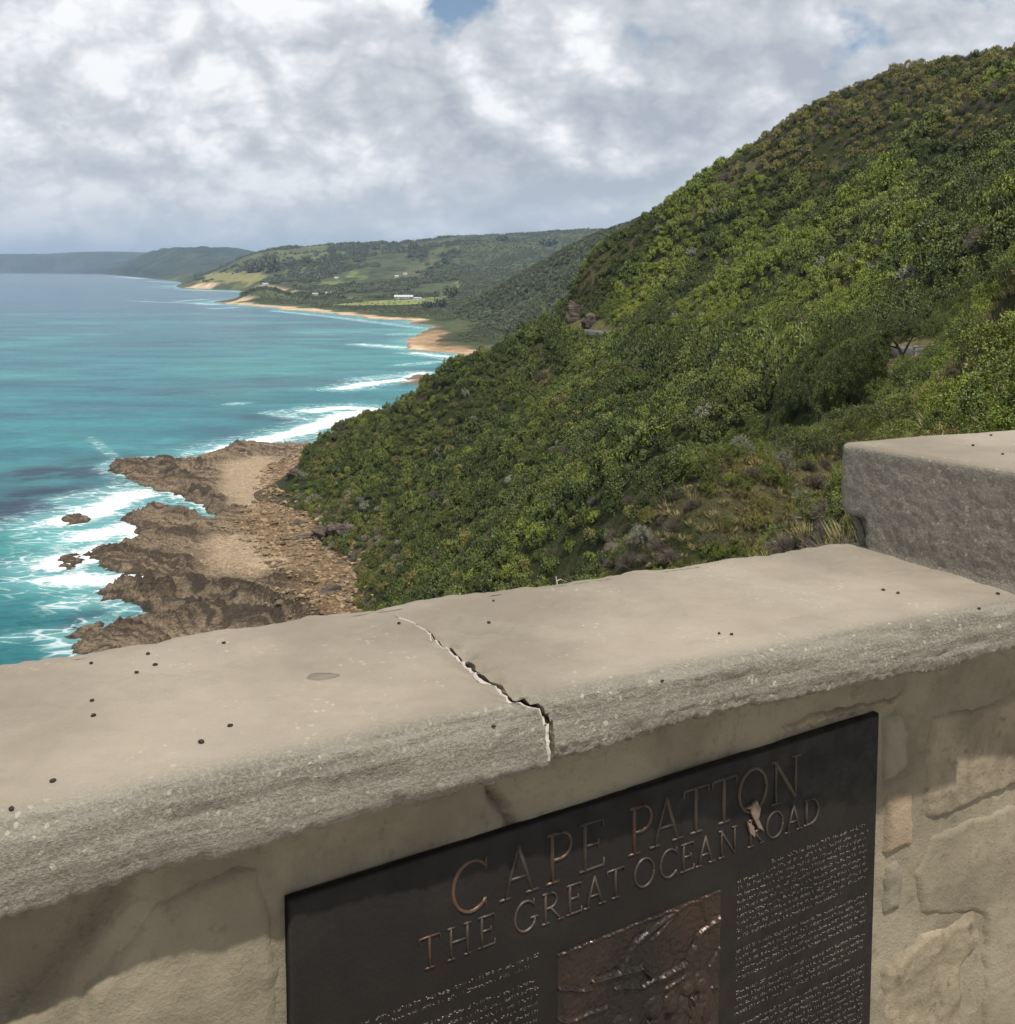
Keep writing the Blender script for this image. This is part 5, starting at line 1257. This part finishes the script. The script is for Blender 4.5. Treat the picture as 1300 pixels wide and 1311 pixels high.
def scatter(name, pts, scl, rotz, which, meshes, kindp="stuff", tilt=None):
    """one object: the meshes set on the points by geometry nodes"""
    me = bpy.data.meshes.new(name); me.vertices.add(len(pts)); me.vertices.foreach_set("co", np.asarray(pts, np.float32).ravel())
    a = me.attributes.new("scl", 'FLOAT_VECTOR', 'POINT'); a.data.foreach_set("vector", np.asarray(scl, np.float32).ravel())
    e = np.zeros((len(pts), 3), np.float32); e[:, 2] = rotz
    if tilt is not None: e[:, :2] = tilt
    a = me.attributes.new("rot", 'FLOAT_VECTOR', 'POINT'); a.data.foreach_set("vector", e.ravel())
    a = me.attributes.new("which", 'INT', 'POINT'); a.data.foreach_set("value", np.asarray(which, np.int32))
    o = link(name, me, kind=kindp)
    ng = bpy.data.node_groups.new(name + "_nodes", 'GeometryNodeTree')
    ng.interface.new_socket("Geometry", in_out='INPUT', socket_type='NodeSocketGeometry'); ng.interface.new_socket("Geometry", in_out='OUTPUT', socket_type='NodeSocketGeometry')
    gi = ng.nodes.new('NodeGroupInput'); go = ng.nodes.new('NodeGroupOutput'); jn = ng.nodes.new('GeometryNodeJoinGeometry')
    def named(nm, ty):
        q = ng.nodes.new('GeometryNodeInputNamedAttribute'); q.data_type = ty; q.inputs[0].default_value = nm; return q.outputs[0]
    sc_, ro_, wh_ = named("scl", 'FLOAT_VECTOR'), named("rot", 'FLOAT_VECTOR'), named("which", 'INT')
    for k, m in enumerate(meshes):
        src = bpy.data.objects.new(name + "_source", m)          # carries the mesh only, never linked to the scene
        oi = ng.nodes.new('GeometryNodeObjectInfo'); oi.inputs['Object'].default_value = src; oi.transform_space = 'ORIGINAL'
        cmp_ = ng.nodes.new('FunctionNodeCompare'); cmp_.data_type = 'INT'; cmp_.operation = 'EQUAL'
        ng.links.new(wh_, cmp_.inputs[2]); cmp_.inputs[3].default_value = k
        ip = ng.nodes.new('GeometryNodeInstanceOnPoints')
        m2p = ng.nodes.new('GeometryNodeMeshToPoints')
        ng.links.new(gi.outputs[0], m2p.inputs['Mesh']); ng.links.new(cmp_.outputs[0], m2p.inputs['Selection'])
        ng.links.new(m2p.outputs[0], ip.inputs['Points']); ng.links.new(oi.outputs['Geometry'], ip.inputs['Instance'])
        e2r = ng.nodes.new('FunctionNodeEulerToRotation'); ng.links.new(ro_, e2r.inputs[0])
        ng.links.new(e2r.outputs[0], ip.inputs['Rotation']); ng.links.new(sc_, ip.inputs['Scale'])
        ng.links.new(ip.outputs[0], jn.inputs[0])
    ng.links.new(jn.outputs[0], go.inputs[0])
    md = o.modifiers.new("scatter", 'NODES'); md.node_group = ng
    return o
ALLM = []; BASE = {}
for q, k in enumerate(KIN): BASE[q] = len(ALLM); ALLM += MESH[k, 'far']
NV = np.array([len(MESH[k, 'far']) for k in KIN]); BS = np.array([BASE[q] for q in range(len(KIN))])
BSN = []
for q, k in enumerate(KIN): BSN.append(len(ALLM)); ALLM += MESH[k, 'near']
BSN = np.array(BSN)
wh = np.where(R < 120, BSN[kind], BS[kind]) + rng.integers(0, 1000, n) % NV[kind]
rest = ~isthing
for nm, sel in (("hill_scrub", rest & upper), ("slope_scrub", rest & ~upper)):
    pts = np.c_[X, Y, Z + rad * 0.08][sel]; sc = np.c_[rad * sxy, rad / sxy, rad * sclz][sel]
    scatter(nm, pts, sc, rot[sel], wh[sel], ALLM)
# grass tufts on the near spur, the verge and open patches
gx, gy = np.meshgrid(np.arange(-4, 110, 0.36), np.arange(8, 125, 0.36)); x = (gx + rng.uniform(-.2, .2, gx.shape)).ravel(); y = (gy + rng.uniform(-.2, .2, gx.shape)).ravel()
a_ = np.degrees(np.arctan2(x, y)); r_ = np.hypot(x, y); s_ = (a_ > -3) & (a_ < 29) & (r_ > 8); x, y, r_ = x[s_], y[s_], r_[s_]
z = terrain_z(x, y); rd_ = road_dist(x, y); px_, py_ = to_px(x, y, z)
cov_ = fbm(x * 0.12, y * 0.12, 4, 411)
g_ok = (((r_ < 90) & (z > 36) & (cov_ > -0.45)) | ((rd_ > 3.4) & (rd_ < 7.5) & (cov_ > -0.4))) & (rd_ > 3.3) & visible(x, y, z + 1.0, 0.01) & (rng.random(len(x)) < 0.7)
x, y, z, r_ = x[g_ok], y[g_ok], z[g_ok], r_[g_ok]; m_ = len(x); s_ = rng.uniform(0.16, 0.38, m_)
scatter("dry_grass", np.c_[x, y, z], np.c_[s_, s_, s_ * rng.uniform(0.8, 1.4, m_)], rng.uniform(0, 6.28, m_), rng.integers(0, 2, m_), GRASS)

# ---- boulders on the shore
ROCKM = [rock_mesh("shore_boulder", MT['boulder'], 11 + i, 2, 0.5, (1, 0.85, 0.66)) for i in range(5)]
bx0 = np.array(BOULD); gx = rng.uniform(bx0[:, 0].min(), bx0[:, 0].max() + 14, 15000); gy = rng.uniform(bx0[:, 1].min(), bx0[:, 1].max(), 15000)
inb = poly_sd(gx + fbm(gx * .2, gy * .2, 3, 421) * 4, gy, BOULD); ph = platform_h(gx, gy)[0]; tz = terrain_z(gx, gy); zz = np.maximum(ph, tz)
okb = (inb > -2.5 - 4 * rng.random(15000) ** 3) & (zz > 0.2) & (tz < 4.5)
gx, gy, zz = gx[okb], gy[okb], zz[okb]; m_ = len(gx); s_ = 0.15 + 0.62 * rng.random(m_) ** 4.0
srt = np.argsort(-s_); bigs = srt[:36]; small = srt[36:]
scatter("boulder_field", np.c_[gx, gy, zz + s_ * 0.15][small], (s_[:, None] * np.array((1.1, 1, 1)))[small], rng.uniform(0, 6.28, len(small)), rng.integers(0, 5, len(small)), ROCKM)
for q, i in enumerate(bigs):
    o = link("shore_boulder", ROCKM[q % 5]); o.location = (gx[i], gy[i], zz[i] + s_[i] * 0.3); o.rotation_euler = (random.uniform(-.3, .3), random.uniform(-.3, .3), random.uniform(0, 6)); k = s_[i] * 1.25; o.scale = (k * 1.2, k, k)
    tag(o, ("big ochre boulder at the far end of the stones" if gy[i] > 300 else "big ochre boulder among the stones beside the dark outcrops" if gy[i] > 258 else "big ochre boulder among the stones nearest the wall") + (", towards the sea" if gx[i] < -52 else ", under the slope"), "boulder", "big boulders in the boulder field")
OUT = [rock_mesh("rock_outcrop", MT['outcrop'], 31 + i, 4, 0.55, (1.25, 0.9, 0.8)) for i in range(4)]
for q, (px, py, sx, sy, sz, lab) in enumerate(((388, 690, 4.2, 2.4, 2.5, "dark jagged outcrop leftmost at the foot of the slope beside the boulders"), (415, 690, 4.4, 3.0, 3.6, "dark overhanging outcrop below the yellow cushions"),
        (437, 696, 3.8, 3.2, 3.4, "dark outcrop half under the scrub, right of the overhanging one"), (383, 672, 2.4, 2.0, 2.6, "narrow dark rock under the yellow bush at the slope's foot"), (378, 632, 2.2, 3.0, 2.0, "grey-brown rock at the far foot of the slope"),
        (376, 612, 1.6, 2.4, 1.5, "small dark rock furthest along the foot of the slope"), (404, 762, 3.0, 1.8, 1.9, "dark low outcrop nearest the wall at the edge of the boulders"), (425, 757, 3.4, 2.2, 2.4, "dark banded outcrop nearest the wall, under grey bushes"), (380, 655, 1.8, 2.0, 1.8, "dark rock between the far rocks and the yellow bush"))):
    x0, y0, _ = PZ(px, py, 2.0); z0 = max(float(terrain_z(np.array([x0]), np.array([y0]))[0]), 0.9)
    o = link("rock_outcrop", OUT[q % 4]); o.location = (x0, y0 + sy * 0.3, z0 + sz * 0.1); o.scale = (sx * 0.8, sy, sz * 0.8); o.rotation_euler = (0.1, 0.15 * (q % 3 - 1), q * 1.1)
    tag(o, lab, "rock")
CLIFF = [rock_mesh("cliff_face", MT['outcrop'], 51 + i, 4, 0.5, (1.3, 0.7, 1.1)) for i in range(2)]
for q, (px, py, D, sx, sy, sz, lab) in enumerate(((738, 404, 300, 2.0, 2.4, 3.6, "brown rock cutting where the road rounds the point"), (757, 409, 289, 2.2, 1.8, 2.0, "low brown rock cutting just right of the point"), (968, 400, 184, 3.6, 2.6, 1.6, "dark bare cutting in the scrub above the road"), (795, 723, 79, 2.2, 1.6, 1.4, "brown rock at the lower end of the near spur"), (868, 712, 52, 1.3, 0.9, 0.7, "pale brown rock ledge among silver bushes by the coping"), (838, 716, 62, 1.2, 0.9, 0.9, "brown rock under the dry grass of the near spur"))):
    x0, y0, z0 = P(px, py, D); z0 = float(terrain_z(np.array([x0]), np.array([y0]))[0])
    o = link("rock_cutting", CLIFF[q % 2]); o.location = (x0, y0, z0 + sz * 0.12); o.scale = (sx, sy, sz); o.rotation_euler = (0, 0, 0.6 * q); tag(o, lab, "rock")

# ================================================================== road furniture, tree, twigs
def box_mesh(name, sx, sy, sz, mat, bev=0.0):
    bm = bmesh.new(); bmesh.ops.create_cube(bm, size=1)
    for v in bm.verts: v.co = Vector((v.co.x * sx, v.co.y * sy, v.co.z * sz))
    if bev: bmesh.ops.bevel(bm, geom=bm.edges[:], offset=bev, segments=1, affect='EDGES')
    me = bpy.data.meshes.new(name); bm.to_mesh(me); bm.free(); me.materials.append(mat); return me
def guard_rail(pa, pb, D0, D1, lab):
    a = Vector(P(*pa, D0)); b = Vector(P(*pb, D1)); 
    for v in (a, b): v.z = max(v.z - 0.35, float(terrain_z(np.array([v.x]), np.array([v.y]))[0]))
    t = thing("guard_rail", lab, "guard rail", a); d = b - a; L = d.length; ang = math.atan2(d.y, d.x); sl = math.asin(d.z / L)
    npost = max(2, int(L / 1.9) + 1)
    pm = box_mesh("post", 0.22, 0.22, 1.15, MT['rail'], 0.02); rm = box_mesh("rail", L + 0.3, 0.10, 0.17, MT['rail'], 0.015)
    for k in range(npost):
        p = d * (k / (npost - 1)); o = link("post", pm, t); o.location = (p.x, p.y, p.z + 0.45); o.rotation_euler = (0, 0, ang)
    for hz in (0.50, 0.86):
        o = link("rail", rm, t); m = d * 0.5; o.location = (m.x + math.sin(ang) * 0.165, m.y - math.cos(ang) * 0.165, m.z + hz); o.rotation_euler = (0, -sl, ang)
guard_rail((1172, 456), (1217, 457), 96.6, 93.0, "grey two-rail road barrier right of the wind-bent tree")
guard_rail((1128, 453), (1150, 455), 107, 101, "short pale road barrier left of the wind-bent tree")
guard_rail((1080, 447), (1112, 450), 126, 113, "far grey road barrier half hidden by scrub further along the road")

def limb_mesh(name, segs, mat, k=7):
    V, F = [], []
    for pts in segs:
        p = np.array([q[:3] for q in pts]); rr = [q[3] for q in pts]; o = len(V)
        for i in range(len(p)):
            d = p[min(i + 1, len(p) - 1)] - p[max(i - 1, 0)]; d = d / np.linalg.norm(d); x = np.cross(d, (0.31, 0.9, 0.2)); x /= np.linalg.norm(x); y = np.cross(d, x)
            for q in range(k): V.append(p[i] + rr[i] * (x * math.cos(6.283 * q / k) + y * math.sin(6.283 * q / k)))
        for i in range(len(p) - 1):
            for q in range(k): F.append((o + i * k + q, o + i * k + (q + 1) % k, o + (i + 1) * k + (q + 1) % k, o + (i + 1) * k + q))
    return raw_mesh(name, V, np.array(F), mat, True)
tb = P(1160, 452, 91); tz0 = float(terrain_z(np.array([tb[0]]), np.array([tb[1]]))[0])
t = thing("windswept_tree", "small wind-bent dark tree with a bare trunk beside the road barrier", "tree", (tb[0], tb[1], tz0)); t.scale = (1.25, 1.25, 1.25)
link("trunk", limb_mesh("trunk", [[(0, 0, -0.4, .17), (-0.05, 0, 0.8, .14), (-.25, 0, 1.6, .12), (-.6, .1, 2.3, .09), (-1.1, .1, 2.8, .05)], [(-.2, 0, 1.5, .09), (.15, .1, 2.2, .07), (.5, 0, 2.9, .04)], [(-.45, 0, 2.0, .07), (-1.2, -.2, 2.2, .05), (-1.8, -.1, 2.3, .03)]], MT['bark']), t)
for q, (x, y, z, s) in enumerate(((-1.5, 0, 2.6, 1.15), (-.5, .1, 3.3, 1.35), (.6, 0, 3.0, 1.1), (-2.1, -.2, 2.2, .8), (-.6, .3, 2.6, 1.0))):
    o = link("crown", MESH['dark', 'near'][q % 3], t); o.location = (x, y, z - .2); o.scale = (s * 1.2, s, s * .8); o.rotation_euler = (0, 0, q)
cb = P(1270, 76, 176); o = link("crest_bush", MESH['dark', 'far'][1]); o.location = (cb[0], cb[1], float(terrain_z(np.array([cb[0]]), np.array([cb[1]]))[0]) + 0.5); o.scale = (1.1, 1.1, 1.5)
tag(o, "lone dark bush standing on the skyline of the hill", "shrub")
for (px, py, D, top, lab) in ((717, 752, 5.0, (712, 738), "thin pale stick poking up behind the coping"), (592, 768, 5.5, (589, 759), "short pale twig behind the coping above the crack")):
    a = Vector(P(px, py + 40, D)); b = Vector(P(top[0], top[1], D)); m = (a + b) / 2 + Vector((0.006, 0, 0))
    e = b + (a - b) * 0.12
    o = link("dry_stick", limb_mesh("dry_stick", [[(*a, .006), (*m, .005), (*b, .003)], [(*e, .0035), (e.x + .02, e.y, e.z + .012, .002), (e.x + .03, e.y, e.z + .004, .0015)]], MT['wood'], 5)); tag(o, lab, "stick")

# ================================================================== far trees and houses
f_az, f_r, f_z, f_sd, f_c, f_bush, f_l1 = FAR
def far_ground(px, D):
    A = np.array([[math.atan(ray(px, 463)[0])]]); Dd = np.array([[float(D)]]); z, sdc, l1 = far_h(A, Dd, Dd * np.tan(A), Dd); return float(z[0, 0]), float(sdc[0, 0])
def drop(px, py, d0=1000, d1=6500, nol1=False):
    rx, _, rz = ray(px, py); D = np.linspace(d0, d1, 2200); A = np.arctan(np.full_like(D, rx)); th, sdc, l1 = far_h(A, D, rx * D, D)
    hit = np.where(th >= EYE + rz * D)[0]; Dh = D[hit[0]] if len(hit) else d1; k = hit[0] if len(hit) else -1
    return rx * Dh, Dh, float(th[k])
FT = [shrub_mesh("far_crown", MT['leaf_far'], 500 + i, 34, 6, 0.42, 0.85, 5) for i in range(3)]
ntry = 60000
aa = rng.uniform(AZ(150), AZ(840), ntry); dd_ = np.exp(rng.uniform(math.log(980), math.log(5200), ntry)); xx = dd_ * np.tan(aa)
ia = np.clip(((aa - f_az[0]) / (f_az[1] - f_az[0])).astype(int), 0, len(f_az) - 1); ir = np.clip(np.searchsorted(f_r, dd_), 0, len(f_r) - 1)
bz = f_z[ir, ia]; bb = f_bush[ir, ia]; bl = f_l1[ir, ia]; bsd = f_sd[ir, ia]
run = np.maximum.accumulate((f_z - EYE) / f_r[:, None], axis=0)
vis = (bz + 12 - EYE) / dd_ >= run[np.clip(ir - 2, 0, None), ia] - 0.001
clump = fbm(xx * 0.004, dd_ * 0.003, 4, 431)
okf = vis & (bsd > 55) & ((rng.random(ntry) < bb * 0.9) & ((bl > 3) | (clump > 0.02) | (dd_ < 2250)) | ((bb < 0.5) & (rng.random(ntry) < 0.02) & (clump > 0)))
xx, dd_, bz, bl = xx[okf], dd_[okf], bz[okf], bl[okf]; m_ = len(xx)
s_ = np.where(bl > 3, rng.uniform(1.5, 3.4, m_), np.clip(rng.uniform(2.0, 6.0, m_) * (0.5 + dd_ / 4500), 1.5, 8)); s_ = np.where((dd_ < 2250) & (bl <= 3), s_ * 0.28, s_)
scatter("far_forest", np.c_[xx, dd_, bz + s_ * 0.1], np.c_[s_ * 1.1, s_ * 1.1, s_], rng.uniform(0, 6.28, m_), rng.integers(0, 3, m_), FT)
# tree clumps one can pick out
CLU = [(578, 381, 16, 15, "dark round tree clump standing alone on the bright paddock", 1), (332, 348, 14, 15, "dark pine clump left of the farm, left part", 0), (347, 348, 17, 24, "tallest dark pine clump above the olive paddock", 0), (320, 349, 12, 12, "low dark trees leftmost beside the pine clump", 0),
       (394, 339, 10, 10, "small dark tree clump on the pale green hill", 1), (425, 326, 9, 12, "small dark tree near the ridge line, left one", 1), (433, 334, 8, 10, "small dark tree below the ridge line", 1), (530, 321, 10, 12, "dark tree clump left on the ridge field", 1), (643, 309, 12, 8, "round dark tree on the skyline of the green ridge", 1),
       (702, 314, 18, 9, "dark hedge of trees across the ridge paddock", 1), (548, 396, 12, 9, "dark bushes at the lower edge of the paddock, left", 1), (564, 394, 13, 12, "dark bushes at the lower edge of the paddock, right", 1)]
TRK = limb_mesh("far_trunk", [[(0, 0, -0.6, .10), (0.02, 0, 0.5, .06)]], MT['bark'], 6)
for q, (px, py, w, h, lab, _k) in enumerate(CLU):
    x0, y0, z0 = drop(px, py, 1750 if py > 340 else 2400)
    wm = w * y0 / FPX * 0.8; hm = h * y0 / FPX * 0.62
    t = thing("tree_clump", lab, "trees", (x0, y0, z0))
    for k in range(4):
        o = link("crown", FT[k % 3], t); a = k * 1.7; o.location = (math.cos(a) * wm * 0.35, math.sin(a) * wm * 0.35, hm * (0.25 + 0.12 * (k % 2))); o.scale = (wm * 0.55, wm * 0.55, hm * (0.85 + 0.1 * k)); o.rotation_euler = (0, 0, a)
    o = link("trunk", TRK, t); o.scale = (hm, hm, hm)
def house(px, py, w, d, h, rot, roofm, lab):
    x0, y0, z0 = drop(px, py, 1750); w *= 0.8; d *= 0.8; h *= 0.8
    t = thing("farm_house", lab, "house", (x0, y0, z0), None); t.rotation_euler = (0, 0, rot)
    o = link("wall", box_mesh("wall", w, d, h + 2, MT['white_wall'], 0.0), t); o.location = (0, 0, h / 2 - 1)
    V = [(-w * .54, -d * .56, h), (w * .54, -d * .56, h), (w * .54, d * .56, h), (-w * .54, d * .56, h), (-w * .54, 0, h + d * .32), (w * .54, 0, h + d * .32)]
    link("roof", raw_mesh("roof", V, [(0, 1, 5, 4), (2, 3, 4, 5), (0, 4, 3), (1, 2, 5), (3, 2, 1, 0)], roofm), t)
    n = max(2, int(w / 6))
    for k in range(n):
        o = link("window", box_mesh("window", 1.6, 0.14, 1.3, MT['glass']), t); o.location = (-w / 2 + w * (k + .5) / n, -d / 2 - 0.05, h * .55)
for a in ((517, 382, 44, 14, 4, 0.1, MT['roof_white'], "long white farm shed on the bright paddock"), (340, 365, 22, 11, 5, 0.2, MT['roof_grey'], "grey roofed house below the olive paddock above the beach"), (426, 349, 15, 9, 5, -0.2, MT['roof_white'], "upper white house of the pair on the wooded slope"),
          (431, 357, 14, 9, 4, 0.1, MT['roof_white'], "lower white house of the pair on the wooded slope"), (508, 355, 14, 9, 4, 0.3, MT['roof_white'], "left white house in the trees above the paddock"), (519, 352, 14, 9, 5, 0.0, MT['roof_grey'], "right pale house in the trees above the paddock"),
          (424, 377, 30, 11, 4, 0.15, MT['roof_grey'], "pale long house near the beach track"), (404, 378, 16, 9, 4, -0.1, MT['roof_grey'], "small pale house left of the long one near the beach"), (338, 341, 14, 9, 5, 0.2, MT['roof_white'], "small white house beside the pine clump"), (535, 384, 18, 9, 4, 0.0, MT['roof_grey'], "pale shed right of the long white shed"), (311, 345, 18, 9, 4, 0.1, MT['roof_white'], "pale house left of the pines on the olive ridge")):
    house(*a)

# ================================================================== sea air
def haze():
    x0, x1, y0, y1, z0, z1 = -31000, 31000, -1500, 33500, -9, 640
    V = [(x, y, z) for z in (z0, z1) for x, y in ((x0, y0), (x1, y0), (x1, y1), (x0, y1))]
    me = raw_mesh("haze", V, np.array([(3, 2, 1, 0), (4, 5, 6, 7), (0, 1, 5, 4), (1, 2, 6, 5), (2, 3, 7, 6), (3, 0, 4, 7)]))
    m = bpy.data.materials.new("sea_air"); m.use_nodes = True; nt = m.node_tree; nt.nodes.clear()
    out = nt.nodes.new('ShaderNodeOutputMaterial'); pv = nt.nodes.new('ShaderNodeVolumePrincipled')
    pv.inputs['Color'].default_value = (0.52, 0.73, 1.0, 1); pv.inputs['Density'].default_value = 4.8e-5; pv.inputs['Anisotropy'].default_value = 0.2
    nt.links.new(pv.outputs[0], out.inputs['Volume']); me.materials.append(m)
    link("haze", me, kind="stuff")
haze()
